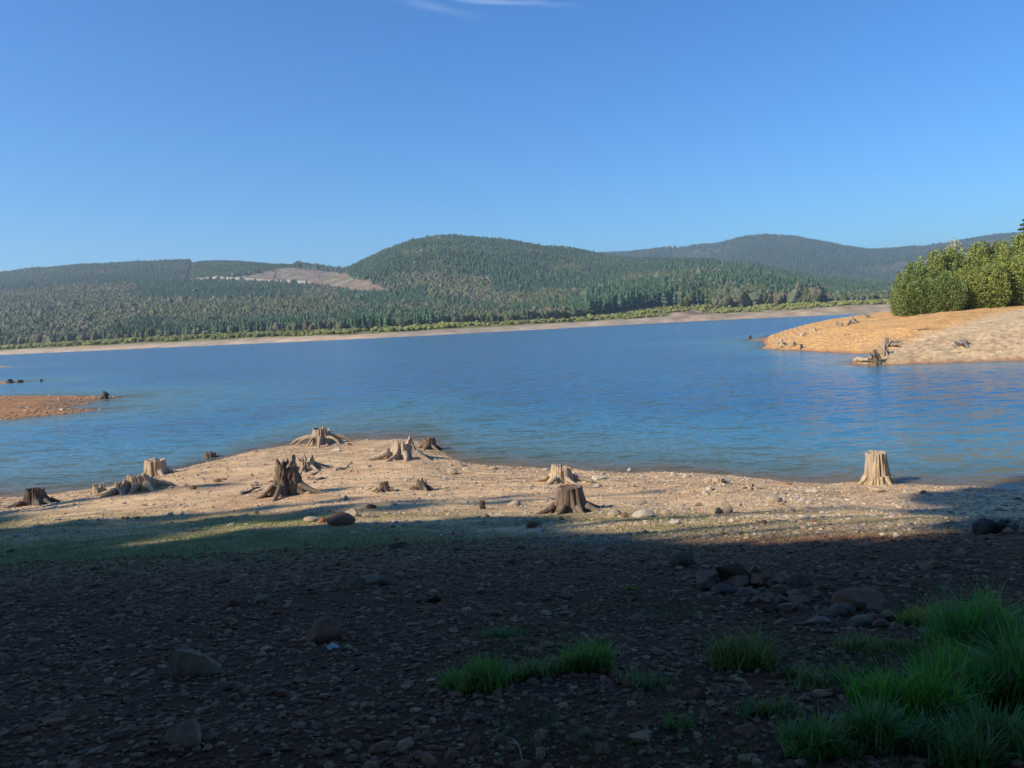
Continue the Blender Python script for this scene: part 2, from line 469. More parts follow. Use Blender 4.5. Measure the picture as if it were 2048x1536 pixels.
# far land: elevation above the horizon (photo pixels) by column and by distance in shore distances
FX = np.array([-700, -300, 0, 200, 400, 600, 700, 800, 900, 1000, 1100, 1200, 1300, 1400, 1500, 1600, 1700, 1800, 2000, 2200, 2800], float)
FS = np.array([820, 800, 790, 770, 740, 700, 680, 690, 720, 768, 800, 860, 930, 960, 960, 940, 930, 930, 940, 950, 960], float)
FM = np.array([0.8, 1.0, 1.02, 1.07, 1.25, 1.6, 2.1, 2.7, 3.2, 4.1, 5.2], float)
FE = np.array([
    [-22] * 21,
    [-10.7, -10.7, -10.7, -11, -11.4, -12, -12.4, -12.2, -11.7, -11, -10.5, -9.8, -9.1, -8.8, -8.8, -9, -9.1, -9.1, -9, -9, -9],
    [-8, -8, -8, -8, -8, -8, -8, -8, -8, -7, -6.5, -5.5, -3.5, -2, -3, -2, 0, 0, 0, 0, 0],
    [-2, -2, -2, -1.5, -1, -2, -3, -2.5, -1, -1, 0, 1, 4, 6, 4, 6, 8, 7, 6, 6, 6],
    [7, 7, 7, 7, 7, 6, 5, 5, 6, 6, 8, 12, 24, 30, 26, 18, 13, 12, 12, 12, 12],
    [35, 35, 35, 35, 33, 30, 27, 25, 26, 26, 28, 40, 57, 68, 62, 40, 22, 16, 14, 14, 14],
    [70, 70, 70, 72, 70, 60, 56, 60, 72, 74, 70, 72, 88, 98, 88, 60, 40, 30, 28, 28, 28],
    [100, 104, 108, 108, 98, 88, 94, 130, 145, 140, 126, 116, 115, 108, 92, 70, 54, 46, 42, 42, 42],
    [110, 120, 124, 126, 118, 104, 118, 156, 173, 165, 152, 135, 112, 90, 70, 55, 44, 38, 34, 34, 34],
    [120, 132, 145, 152, 154, 138, 118, 128, 140, 132, 120, 104, 84, 66, 50, 40, 34, 30, 26, 26, 26],
    [70, 80, 90, 98, 100, 90, 70, 76, 84, 80, 72, 62, 50, 40, 30, 24, 20, 18, 16, 16, 16]], float)

def smooth_interp(x, xs):
    """index + smoothed fraction"""
    i = np.clip(np.searchsorted(xs, x) - 1, 0, len(xs) - 2)
    t = np.clip((x - xs[i]) / (xs[i + 1] - xs[i]), 0, 1)
    return i, t

def _cr(x, xs, tab):
    """Catmull-like cubic (Hermite) along axis of xs, tab (len(xs), ...) sampled at x -> rows"""
    m = np.gradient(tab, xs, axis=0)
    i, t = smooth_interp(x, xs)
    h = (xs[i + 1] - xs[i])
    sh = (-1,) + (1,) * (tab.ndim - 1)
    t_, h_ = t.reshape(sh), h.reshape(sh)
    return ((2 * t_ ** 3 - 3 * t_ ** 2 + 1) * tab[i] + (t_ ** 3 - 2 * t_ ** 2 + t_) * h_ * m[i] + (-2 * t_ ** 3 + 3 * t_ ** 2) * tab[i + 1] + (t_ ** 3 - t_ ** 2) * h_ * m[i + 1])

_fx = np.linspace(-700, 2800, 351); _fm = np.concatenate([np.linspace(0.8, 1.3, 60), np.linspace(1.31, 5.2, 190)])
_t1 = _cr(_fx, FX, FE.T)                    # (351, 11)
ETAB = _cr(_fm, FM, _t1.T)                  # (250, 351)
# shore stays where it was measured
FSI = _cr(_fx, FX, FS[:, None])[:, 0]

def bil(xs, ys, tab, x, y):
    i = np.clip(np.searchsorted(xs, x) - 1, 0, len(xs) - 2); j = np.clip(np.searchsorted(ys, y) - 1, 0, len(ys) - 2)
    u = np.clip((x - xs[i]) / (xs[i + 1] - xs[i]), 0, 1); v = np.clip((y - ys[j]) / (ys[j + 1] - ys[j]), 0, 1)
    return (tab[j, i] * (1 - u) * (1 - v) + tab[j, i + 1] * u * (1 - v) + tab[j + 1, i] * (1 - u) * v + tab[j + 1, i + 1] * u * v)

def far_xyz(px, m):
    """column (photo px at the horizon) and distance multiple -> world"""
    px = np.asarray(px, float); m = np.asarray(m, float)
    Y = np.interp(px, _fx, FSI) * m
    X = Y * (px - 1024) / FPX
    el = bil(_fx, _fm, ETAB, px, m)
    z = CAM_H + el * Y / FPX
    up = sstep(1.15, 1.7, m)
    z = z + up * (14 * fbm(X / 260, Y / 260, 0, 4, 61) + 3 * fbm(X / 60, Y / 60, 0, 3, 62)) + (1 - up) * sstep(1.0, 1.1, m) * 0.8 * fbm(X / 25, Y / 25, 0, 3, 63)
    return X, Y, z

# ------------------------------------------------------------------ from a photo pixel to a ray
RM = np.array(CM.to_3x3())
def ray(px, py):
    d = RM @ np.array([(px - 1024) / FPX, -(py - 768) / FPX, -1.0])
    return d / d[1]          # per metre forward
def hit(px, py, zf, y0=1.5, y1=200):
    d = ray(px, py)
    ys = np.geomspace(y0, y1, 1500)
    zr = CAM_H + d[2] * ys
    g = zf(d[0] * ys, ys) - zr
    k = np.argmax(g > 0)
    if g[k] <= 0: k = len(ys) - 1
    return np.array([d[0] * ys[k], ys[k], float(zf(np.array([d[0] * ys[k]]), np.array([ys[k]]))[0])])
def to_px(X, Y, Z):
    P = np.stack([X, Y, np.asarray(Z) - CAM_H], -1) @ RM
    return 1024 + FPX * P[..., 0] / -P[..., 2], 768 - FPX * P[..., 1] / -P[..., 2]

def poly_in(P, x, y):
    return sdf(np.asarray(P, float), x, y) > 0

# ------------------------------------------------------------------ STRUCTURE: beach
def build_beach():
    az = np.radians(np.concatenate([np.linspace(-180, -44, 90)[:-1], np.linspace(-44, 44, 620), np.linspace(44, 180, 90)[1:]]))
    d = np.concatenate([[0.02, 0.5, 1.0, 1.4], np.geomspace(1.8, 46, 430), np.geomspace(48, 160, 20)])
    A, D = np.meshgrid(az, d)
    X, Y = D * np.sin(A), D * np.cos(A)
    Z = z_near(X, Y)
    Z = np.where(Y > 75, Z - (Y - 75) * 0.1, Z)
    # ground colours; the near bank's brown soil also has shade painted in
    S = shore_y(X)
    r = Y / S
    n1 = fbm(X * 0.35, Y * 0.8, 0, 4, 71); n2 = fbm(X * 1.5, Y * 3.0, 0, 4, 72)
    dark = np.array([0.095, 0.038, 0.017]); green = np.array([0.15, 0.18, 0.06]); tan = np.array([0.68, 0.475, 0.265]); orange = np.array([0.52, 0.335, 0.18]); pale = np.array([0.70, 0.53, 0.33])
    rx = sstep(-3, 2, X)  # tan starts nearer on the right, following the lit area
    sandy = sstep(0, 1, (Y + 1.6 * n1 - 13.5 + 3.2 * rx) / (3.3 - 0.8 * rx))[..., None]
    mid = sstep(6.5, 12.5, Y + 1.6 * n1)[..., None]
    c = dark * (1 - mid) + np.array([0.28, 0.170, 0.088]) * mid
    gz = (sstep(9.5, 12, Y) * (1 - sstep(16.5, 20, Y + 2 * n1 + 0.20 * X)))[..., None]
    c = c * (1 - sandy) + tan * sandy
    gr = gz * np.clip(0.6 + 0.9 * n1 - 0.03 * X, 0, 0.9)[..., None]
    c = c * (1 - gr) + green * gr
    gp = np.clip(np.exp(-(((X + 5.6) / 2.6) ** 2 + ((Y - 17.6) / 0.9) ** 2)) * 1.2, 0, 0.85)[..., None] * (0.7 + 0.5 * n2[..., None])
    t = (sandy[..., 0] * np.clip(n2 * 1.3, 0, 1))[..., None]
    c = c * (1 - t) + pale * t
    t = (sandy[..., 0] * sstep(0.05, 0.5, fbm(X * 0.5, Y * 1.7, 0, 3, 73)) * 0.7)[..., None]
    c = c * (1 - t) + orange * t
    t = (sandy[..., 0] * sstep(0.0, 0.35, fbm(X * 0.9, Y * 2.4, 5, 4, 74)) * 0.5)[..., None]
    c = c * (1 - t) + np.array([0.33, 0.235, 0.145]) * t
    c = c * (1 - gp) + np.array([0.26, 0.30, 0.09]) * gp
    # darker strand lines parallel to the shore
    st = (sandy[..., 0] * sstep(0.78, 0.9, r) * (0.5 + 0.5 * np.sin(r * 260 + 3 * n1)) * sstep(-0.3, 0.3, n2) * 0.8)[..., None]
    c = c * (1 - st) + np.array([0.22, 0.14, 0.075]) * st
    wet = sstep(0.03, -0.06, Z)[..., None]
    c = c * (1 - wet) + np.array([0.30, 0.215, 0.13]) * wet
    V = np.stack([X, Y, Z], -1).reshape(-1, 3)
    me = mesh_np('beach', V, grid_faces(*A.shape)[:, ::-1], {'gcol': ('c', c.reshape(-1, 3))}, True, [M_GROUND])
    tag(link('beach_ground', me), 'dark shaded gravel bank running down to a tan sunlit beach', kind='structure')
build_beach()

def build_patch(name, label, zf, xr, yr, step, colf):
    xs = np.arange(*xr, step[0]); ys = np.arange(*yr, step[1])
    X, Y = np.meshgrid(xs, ys)
    Z = zf(X, Y)
    c = colf(X, Y, Z)
    me = mesh_np(name, np.stack([X, Y, Z], -1).reshape(-1, 3), grid_faces(*X.shape), {'gcol': ('c', c.reshape(-1, 3))}, True, [M_GROUND])
    tag(link(name, me), label, kind='structure')

def pen_col(X, Y, Z):
    dd = ((X - 46) * (-0.53) + (Y - 92) * 0.85) + 2.0 * fbm(X * 0.2, Y * 0.2, 0, 3, 81)
    back = sstep(-2.0, 2.5, dd)[..., None]
    n = fbm(X * 0.4, Y * 0.4, Z * 2, 4, 82)[..., None]
    n4 = fbm(X * 1.6, Y * 1.6, Z * 9, 4, 86)[..., None]
    og = np.array([0.60, 0.36, 0.145]) * (1 + 0.22 * n + 0.25 * n4); tn = np.array([0.56, 0.43, 0.265]) * (1 + 0.22 * n + 0.3 * n4)
    c = tn * (1 - back) + og * back
    lay = (0.5 + 0.5 * np.sin(Z * 30 + 3 * fbm(X * 0.2, Y * 0.2, 0, 3, 83)))[..., None] ** 2 * sstep(3.6, 1.8, Z)[..., None] * 0.75
    c = c * (1 - lay) + np.array([0.36, 0.255, 0.15]) * lay
    g = (sstep(0.12, 0.5, fbm(X * 0.25, Y * 0.25, 0, 3, 84)) * sstep(2.4, 3.4, Z) * 0.45)[..., None]
    c = c * (1 - g) + np.array([0.24, 0.22, 0.11]) * g
    low = sstep(0.28, 0.05, Z)[..., None] * 0.75
    return c * (1 - low) + np.array([0.33, 0.165, 0.09]) * low

build_patch('peninsula_shore', 'bare orange and tan headland shore below the thicket', z_pen, (28, 112), (62, 180), (0.2, 0.28), pen_col)
build_patch('headland_hill', 'bare ground rising behind the thicket on the headland', lambda X, Y: z_pen(X, Y) - 0.3, (108, 262), (56, 244), (2.5, 2.5), pen_col)

def rust_col(X, Y, Z):
    n = fbm(X * 0.6, Y * 0.6, 0, 4, 91)[..., None]
    c = np.array([0.36, 0.195, 0.09]) * (1 + 0.35 * n)
    g = sstep(0.0, 0.5, fbm(X * 0.2, Y * 0.35, 0, 3, 92))[..., None] * 0.4
    return c * (1 - g) + np.array([0.27, 0.20, 0.11]) * g
build_patch('spit_shore', 'low rust brown gravel spit reaching into the lake', z_left, (-100, -32), (50, 100), (0.2, 0.25), rust_col)
build_patch('islet_shore', 'thin low rust coloured islet beyond the gravel spit', z_isl, (-140, -76), (116, 138), (0.4, 0.4), rust_col)
build_patch('outer_islet_shore', 'tiny pale grassy islet beyond the rust islet', z_isl2, (-250, -150), (214, 252), (0.8, 0.8), lambda X, Y, Z: rust_col(X, Y, Z) * 0.6 + np.array([0.2, 0.19, 0.13]))
build_patch('bar_shore', 'flat brown sand bar behind the headland point', z_tip, (46, 78), (154, 176), (0.3, 0.3), rust_col)

# ------------------------------------------------------------------ water
def build_water():
    az = np.concatenate([np.radians(np.linspace(-89, -44, 20))[:-1], np.radians(np.linspace(-44, 44, 520)), np.radians(np.linspace(44, 89, 20))[1:]])
    d = np.concatenate([np.geomspace(15, 60, 150), np.geomspace(60.5, 260, 170), np.geomspace(270, 1000, 60), np.geomspace(1050, 3000, 14)])
    A, D = np.meshgrid(az, d)
    X, Y = D * np.sin(A), D * np.cos(A)
    g = np.maximum.reduce([np.where(Y < 110, z_near(X, Y, False), -9), z_pen(X, Y, False), z_left(X, Y), z_isl(X, Y), z_isl2(X, Y), z_tip(X, Y)])
    dep = np.clip(-g, 0, 9)
    dep = np.where(D > 300, 9, dep)
    me = mesh_np('lake_water', np.stack([X, Y, np.zeros_like(X)], -1).reshape(-1, 3), grid_faces(*X.shape)[:, ::-1], {'depth': ('f', dep.ravel())}, True, [m_water()])
    tag(link('lake_water', me), 'rippled blue lake turning teal in the shallows', kind='structure')
    # bed under the whole lake and the land to the horizon
    r = 14000
    n = 60
    xs = np.linspace(-r, r, n); XX, Y2 = np.meshgrid(xs, np.linspace(-3000, r, n))
    V = np.stack([XX, Y2, np.full_like(XX, -16.0)], -1).reshape(-1, 3)
    me = mesh_np('lake_bed', V, grid_faces(n, n), {'col': ('c', np.tile([0.08, 0.08, 0.05], (n * n, 1)))}, False, [M_LAND])
    tag(link('lake_bed_terrain', me), 'dark lake bed and valley floor below everything', kind='structure')
build_water()

# ------------------------------------------------------------------ far hills
CLEAR = [(425, 561), (500, 549), (560, 537), (600, 535), (640, 539), (690, 545), (705, 556), (740, 562), (785, 580), (780, 590), (700, 584), (620, 569), (520, 563)]
REGEN = [(392, 522), (480, 518), (560, 525), (605, 533), (560, 538), (490, 550), (425, 560), (375, 560)]
GAP = [(383, 515), (395, 515), (388, 540), (382, 562), (370, 562), (377, 540)]
ROAD = [(372, 558), (430, 553), (480, 555), (560, 560), (620, 563), (620, 567), (560, 565), (480, 560.5), (430, 558), (372, 563)]
CUT = [(1425, 529), (1460, 525), (1490, 533), (1530, 547), (1515, 553), (1480, 546), (1440, 540)]

def build_far():
    px = np.linspace(-640, 2760, 700); m = np.concatenate([np.linspace(0.86, 1.3, 60), np.geomspace(1.31, 5.2, 150)])
    PX, MM = np.meshgrid(px, m)
    X, Y, Z = far_xyz(PX, MM)
    u, v = to_px(X, Y, Z)
    n = fbm(X / 70, Y / 70, 0, 4, 101)[..., None]
    n3 = fbm(X / 14, Y / 30, 0, 3, 104)[..., None]
    c = np.array([0.070, 0.085, 0.045]) * (1 + 0.4 * n)
    sand = sstep(1.1, 1.05, MM)[..., None]
    c = c * (1 - sand) + (np.array([0.43, 0.34, 0.235]) * (1 + 0.3 * n + 0.25 * n3)) * sand
    rust = (sstep(0.25, 0.45, fbm(X / 45, Y / 12, 0, 3, 105)) * 0.6)[..., None] * sand
    c = c * (1 - rust) + np.array([0.50, 0.29, 0.15]) * rust
    brn = sstep(1280, 1350, PX)[..., None] * sand * 0.6
    c = c * (1 - brn) + np.array([0.32, 0.255, 0.165]) * (1 + 0.5 * n3) * brn
    gr = (sstep(1.045, 1.10, MM) * sstep(1.22, 1.12, MM))[..., None]
    c = c * (1 - gr) + np.array([0.21, 0.21, 0.07]) * (1 + 0.3 * n) * gr
    hill = (MM > 1.5)
    k = (poly_in(CLEAR, u, v) & hill)[..., None]
    n2 = fbm(X / 30, Y / 30, 0, 4, 102)[..., None]
    c = np.where(k, np.where(n2 > 0.22, np.array([0.20, 0.22, 0.13]), np.array([0.235, 0.18, 0.125])) * (1 + 0.5 * n2), c)
    k = (poly_in(REGEN, u, v) & hill)[..., None]
    c = np.where(k, np.array([0.07, 0.10, 0.045]) * (1 + 0.5 * n2), c)
    k = (poly_in(ROAD, u, v + 1.5 * n[..., 0]) & hill)[..., None]
    c = np.where(k, np.array([0.50, 0.42, 0.30]), c)
    k = (poly_in(CUT, u, v) & hill)[..., None]
    c = np.where(k, np.where(n2 > 0.1, np.array([0.42, 0.38, 0.28]), np.array([0.12, 0.16, 0.07])), c)
    k = (sdf(np.array([(1346, 610), (1366, 606), (1398, 612), (1412, 640), (1340, 644)], float), u + 6 * n3[..., 0], v) > 0) & (MM < 1.3)
    c = np.where(k[..., None], np.array([0.36, 0.26, 0.18]) * (1 + 0.9 * n3), c)
    me = mesh_np('forest_hills', np.stack([X, Y, Z], -1).reshape(-1, 3), grid_faces(*X.shape), {'col': ('c', c.reshape(-1, 3))}, True, [M_LAND])
    tag(link('far_hills', me), 'wooded hills with clearings rising from the opposite beach', kind='structure')
build_far()

MTX = [(900, 515), (1150, 512), (1260, 508), (1290, 505), (1360, 497), (1440, 492), (1500, 477.5), (1540, 474), (1600, 477), (1650, 487), (1700, 497), (1750, 503), (1800, 500), (1850, 495), (1900, 488), (1950, 481), (1990, 474), (2048, 470), (2200, 468), (2600, 480), (3000, 500)]
MT_Y = 5600.0
def mt_xyz(px, t):
    """t 0 foot .. 1 ridge .. 1.5 behind"""
    px = np.asarray(px, float); t = np.asarray(t, float)
    ry = np.interp(px, [a for a, b in MTX], [b for a, b in MTX])
    el = (651 + (1024 - px) * 0.0472) - ry
    Y = 3300 + (MT_Y - 3300) * t
    X = Y * (px - 1024) / FPX
    prof = np.interp(t, [0, 0.3, 0.6, 0.85, 1.0, 1.2, 1.5], [0.12, 0.42, 0.72, 0.93, 1.0, 0.86, 0.5])
    z = CAM_H + el * prof * Y / FPX
    z = z + 45 * fbm(X / 520, Y / 520, 0, 5, 111) * np.clip(np.abs(1 - t) * 4, 0.05, 1) * (t < 1.05)
    return X, Y, z

def build_mountain():
    px = np.linspace(900, 2900, 420); t = np.linspace(0, 1.5, 130)
    PX, T = np.meshgrid(px, t)
    X, Y, Z = mt_xyz(PX, T)
    n = fbm(X / 300, Y / 300, 0, 5, 112); n2 = fbm(X / 90, Y / 90, 0, 4, 113)
    c = np.array([0.055, 0.095, 0.045]) * (1 + 0.4 * n2[..., None])
    k = (sstep(0.0, 0.3, n) * 0.85 * sstep(1300, 1500, PX))[..., None]
    c = c * (1 - k) + np.array([0.14, 0.145, 0.085]) * (1 + 0.5 * n2[..., None]) * k
    u, v = to_px(X, Y, Z)
    k = (poly_in([(1610, 498), (1660, 498), (1740, 512), (1790, 516), (1760, 524), (1700, 520), (1640, 512)], u, v + 5 * n2) )[..., None] * 0.8
    c = c * (1 - k) + np.array([0.26, 0.20, 0.15]) * k
    me = mesh_np('mountain', np.stack([X, Y, Z], -1).reshape(-1, 3), grid_faces(*X.shape), {'col': ('c', c.reshape(-1, 3))}, True, [M_LAND])
    tag(link('far_mountain', me), 'long hazy mountain with patchy clearings beyond the hills', kind='structure')
build_mountain()

# ------------------------------------------------------------------ distant woods
def conifer_mesh(seed, tiers=4, sides=7, jag=0.3):
    r = np.random.default_rng(seed)
    V, F = [], []
    for k in range(tiers):
        z0 = 0.06 + 0.94 * (k / tiers) ** 0.95
        z1 = min(1.0, z0 + 1.35 / tiers) if k < tiers - 1 else 1.0
        rad = 0.5 * (1 - k / tiers) ** 0.85 + 0.04
        b = len(V)
        a0 = r.uniform(0, 6.28)
        for s in range(sides):
            a = a0 + 2 * math.pi * s / sides
            q = rad * (1 + jag * r.uniform(-1, 1))
            V.append((q * math.cos(a), q * math.sin(a), z0 + 0.05 * r.uniform(-1, 1)))
        V.append((0, 0, z1))
        for s in range(sides): F.append((b + s, b + (s + 1) % sides, b + sides))
    return np.array(V), np.array(F)

def broad_mesh(seed, sub=1, lobes=1):
    r = np.random.default_rng(seed)
    VV, FF, base = [], [], 0
    for l in range(lobes):
        V, F = ICO[sub]
        V = V * (1 + 0.24 * r.uniform(-1, 1, (len(V), 1)))
        s = 0.5 if lobes == 1 else r.uniform(0.27, 0.4)
        off = np.zeros(3) if lobes == 1 else np.array([r.uniform(-.22, .22), r.uniform(-.22, .22), r.uniform(-0.22, 0.24)])
        VV.append(V * np.array([s, s, s * 1.15]) + off + [0, 0, 0.52]); FF.append(F + base); base += len(V)
    return np.concatenate(VV), np.concatenate(FF)

CON_N = [conifer_mesh(i, 5, 7) for i in range(4)]
CON_F = [conifer_mesh(20 + i, 2, 5, 0.2) for i in range(3)]
BRO_N = [broad_mesh(i, 1, 4) for i in range(4)]
BRO_F = [broad_mesh(40 + i, 1, 1) for i in range(3)]

def wood(name, label, px, m, r, dens=1.0, kindf=None, hs=(1, 1)):
    pass

def build_woods():
    r = np.random.default_rng(31)
    n = 640000
    px = r.uniform(-420, 2100, n)
    m = np.sqrt(r.uniform(1.062 ** 2, 4.3 ** 2, n))
    X, Y, Z = far_xyz(px, m)
    dens = np.interp(m, [1.08, 1.4, 2.0, 3.3, 4.2], [1.0, 0.9, 0.6, 0.42, 0.36])
    dens = dens * np.where((px < -120), 0.4, 1)
    keep = r.uniform(0, 1, n) < dens * np.where((px > 575) & (px < 695) & (m > 3.95), 2.6, 0.82)
    keep &= (m > 1.085) | (px > 1250)
    # hidden hollows behind the ridges need few trees
    ridge = np.interp(px, [0, 600, 700, 760, 1300, 1500, 2100], [4.15, 4.15, 3.9, 3.3, 2.95, 2.6, 2.6])
    keep &= m < ridge + 0.1
    px, m, X, Y, Z = [a[keep] for a in (px, m, X, Y, Z)]
    u, v = to_px(X, Y, Z)
    hill = m > 1.5
    inclear = poly_in(CLEAR, u, v) & hill & (m < 3.98); inroad = (poly_in(ROAD, u, v) | poly_in(ROAD, u, v - 5) | poly_in(ROAD, u, v - 9) | poly_in(CLEAR, u, v - 4)) & hill & (r.uniform(0, 1, len(u)) < 0.93); ingap = poly_in(GAP, u, v) & hill; incut = poly_in(CUT, u, v) & hill
    inreg = poly_in(REGEN, u, v) & hill
    n1 = fbm(X / 160, Y / 160, 0, 4, 121); n2 = fbm(X / 40, Y / 40, 0, 3, 122)
    nn = len(px)
    # bluff and slope patches: which kind grows where
    con = np.where(m < 2.0, -0.14, -0.05)
    con += np.where((px > 690) & (px < 1350) & (m > 1.95), 0.9, 0)
    con += np.where((px < 420) & (m > 2.75), 0.9, 0)
    con += np.where((px > 290) & (px < 620) & (v > 560) & (v < 606), 0.8, 0)
    con += np.where((px > 1150) & (px < 1620) & (m > 1.12) & (m < 1.75), 0.36, 0)
    con += np.where((px > 1620) & (m < 1.6), -0.15, 0)
    con += np.where((px > 1300) & (m > 1.75), 0.8, 0)
    con += np.where((px > 560) & (px < 760) & (m > 2.7), 0.6, 0)
    con += np.where((px > 860) & (px < 990) & (v > 560) & (v < 605), -1.2, 0)
    isc = (con + 1.15 * n1 + 0.5 * n2 + 0.25 * r.normal(size=nn)) > 0.28
    shrub = (m < 1.17 + 0.03 * n1) | inreg | (poly_in([(700, 562), (790, 575), (850, 590), (1000, 600), (860, 612), (760, 600), (700, 590)], u, v) & hill & (r.uniform(0, 1, nn) < 0.5))
    shrub |= (px > 1650) & (m < 1.24)
    drop = (shrub & (m < 1.17) & (fbm(X / 18, Y / 18, 0, 3, 140) < -0.12)) | inroad | ingap | (inclear & (r.uniform(0, 1, nn) < 0.975)) | (incut & (r.uniform(0, 1, nn) < 0.9)) | (inreg & (r.uniform(0, 1, nn) < 0.3))
    # openings on the eroded bluff
    drop |= poly_in([(1342, 606), (1395, 608), (1410, 640), (1336, 640)], u, v) & (m < 1.11)
    H = np.where(isc, 19 * r.uniform(0.45, 1.0, nn) ** 0.6, r.uniform(8, 14, nn))
    H *= np.where((px > 1180) & (px < 1640) & (m < 1.6), 1.7, 1.0)
    H *= np.where(m > 2.3, 0.85, 1)
    H = np.where(shrub, np.where(inreg, r.uniform(3, 6, nn), r.uniform(2.0, 4.5, nn)), H)
    H = np.where(r.uniform(0, 1, nn) < 0.02, H * 1.35, H)
    H = np.where((px > 575) & (px < 695) & (m > 3.95), H * 1.35, H)
    # crest rows left standing beside the clearing
    isc = np.where(inreg, True, isc)
    isc = np.where(shrub & ~inreg, False, isc)
    Wd = np.where(isc, H * r.uniform(0.26, 0.42, nn), H * r.uniform(0.62, 0.9, nn))
    Wd = np.where(shrub & ~inreg, H * r.uniform(1.0, 1.8, nn), Wd)
    Wd *= np.interp(m, [1, 2, 3.3, 4.2], [1.0, 1.25, 1.5, 1.7])
    cc = np.array([0.068, 0.118, 0.068]); cb = np.array([0.115, 0.132, 0.078]); cs = np.array([0.22, 0.23, 0.07])
    col = np.where(isc[:, None], cc, cb)
    hue = fbm(X / 90, Y / 90, 3, 3, 130)
    col = col * (1 + 0.25 * hue)[:, None] * r.uniform(0.78, 1.22, (nn, 1))
    rd = (~isc) & (r.uniform(0, 1, nn) < 0.45 + 0.5 * hue)
    col[rd] = col[rd] * np.array([1.12, 0.9, 0.95])
    gn = (~isc) & (~shrub) & (r.uniform(0, 1, nn) < 0.3)
    col[gn] = np.array([0.085, 0.11, 0.04]) * r.uniform(0.8, 1.2, (gn.sum(), 1))
    sg = shrub & ~inreg & (m < 1.3)
    col[sg] = cs * r.uniform(0.6, 1.15, (sg.sum(), 1)) * (1 + 0.3 * hue[sg])[:, None]
    col[inreg] = np.array([0.05, 0.10, 0.045]) * r.uniform(0.8, 1.2, (inreg.sum(), 1))
    P = np.stack([X, Y, Z - 0.3], -1)
    S = np.stack([Wd, Wd, H], -1)
    yaw = r.uniform(0, 6.28, nn)
    ok = ~drop
    regions = [
        ('shore_forest', 'mixed woods along the opposite shore behind the pale beach strip', (m < 1.75)),
        ('plateau_forest', 'dense blue green forest on the long flat ridge with clearings', (m >= 1.75) & (px < 700)),
        ('hill_forest', 'dense conifer forest covering the rounded hill in the middle', (m >= 1.75) & (px >= 700))]
    for name, label, sel in regions:
        VV, FF, CC, base = [], [], [], 0
        for near in (True, False):
            for kind, vs in ((True, CON_N if near else CON_F), (False, BRO_N if near else BRO_F)):
                q = ok & sel & (isc == kind) & ((m < 1.5) if near else (m >= 1.5))
                if not q.any(): continue
                var = r.integers(0, len(vs), q.sum())
                v_, f_, c_ = scatter(vs, var, P[q], yaw[q], S[q], None, col[q])
                FF += [f + base for f in f_]; VV.append(v_); CC.append(c_); base += len(v_)
        me = mesh_np(name, np.concatenate(VV), FF, {'col': ('c', np.concatenate(CC))}, False, [M_FAR])
        tag(link(name, me), label, 'forest', kind='stuff')
    # far mountain
    n = 60000
    px = r.uniform(1180, 2080, n); t = r.uniform(0.05, 1.06, n)
    X, Y, Z = mt_xyz(px, t)
    nz = fbm(X / 300, Y / 300, 0, 5, 112)
    k = r.uniform(0, 1, n) < (1 - 0.9 * sstep(-0.05, 0.15, nz) * (px > 1350))
    X, Y, Z = X[k], Y[k], Z[k]; n = len(X)
    H = r.uniform(12, 24, n); W = H * r.uniform(0.5, 0.8, n)
    col = np.array([0.055, 0.095, 0.05]) * r.uniform(0.7, 1.3, (n, 1))
    v_, f_, c_ = scatter(CON_F, r.integers(0, 3, n), np.stack([X, Y, Z - 1], -1), r.uniform(0, 6, n), np.stack([W, W, H], -1), None, col)
    me = mesh_np('mountain_forest', v_, f_, {'col': ('c', c_)}, False, [M_FAR])
    tag(link('mountain_forest', me), 'sparse hazy forest on the long far mountain', 'forest', kind='stuff')
build_woods()
#@@NEXT

# ------------------------------------------------------------------ stumps and roots
def tube(path, rad, sides=9, seed=0, knob=0.18):
    """closed tapering tube along a path (n,3) with radii (n,)"""
    path = np.asarray(path, float); rad = np.asarray(rad, float)
    n = len(path)
    T = np.gradient(path, axis=0); T /= np.linalg.norm(T, axis=1)[:, None] + 1e-9
    up = np.array([0.05, 0.1, 1.0])
    A = np.cross(T, up); A /= np.linalg.norm(A, axis=1)[:, None] + 1e-9
    B = np.cross(A, T)
    th = np.linspace(0, 2 * math.pi, sides, endpoint=False)
    q = rad[:, None] * (1 + knob * noise(np.cos(th)[None] * 1.7 + seed, np.sin(th)[None] * 1.7, np.arange(n)[:, None] * 0.55, seed))
    V = path[:, None] + q[..., None] * (A[:, None] * np.cos(th)[None, :, None] + B[:, None] * np.sin(th)[None, :, None])
    V = V.reshape(-1, 3)
    i = np.arange(n * sides).reshape(n, sides); j = np.roll(i, -1, 1)
    F = np.stack([i[:-1].ravel(), j[:-1].ravel(), j[1:].ravel(), i[1:].ravel()], 1)
    V = np.concatenate([V, path[:1], path[-1:]])
    c0, c1 = len(V) - 2, len(V) - 1
    T3 = np.concatenate([np.stack([j[0], i[0], np.full(sides, c0)], 1), np.stack([i[-1], j[-1], np.full(sides, c1)], 1)])
    return V, F, T3

def root_path(rs, ang, r0, L, z0, origin, zf, lift=0.0, wob=0.35, n=16):
    t = np.linspace(0, 1, n)
    a = ang + wob * np.cumsum(rs.normal(size=n)) / n * 1.2
    step = L / (n - 1)
    x = r0 * math.cos(ang) + np.concatenate([[0], np.cumsum(np.cos(a[1:]) * step)])
    y = r0 * math.sin(ang) + np.concatenate([[0], np.cumsum(np.sin(a[1:]) * step)])
    g = zf(origin[0] + x, origin[1] + y) - origin[2]
    z = g + (z0 * (1 - t) ** 2.2) + lift * np.sin(np.pi * np.clip(t * 1.15, 0, 1)) - 0.06 * t
    return np.stack([x, y, z], -1)

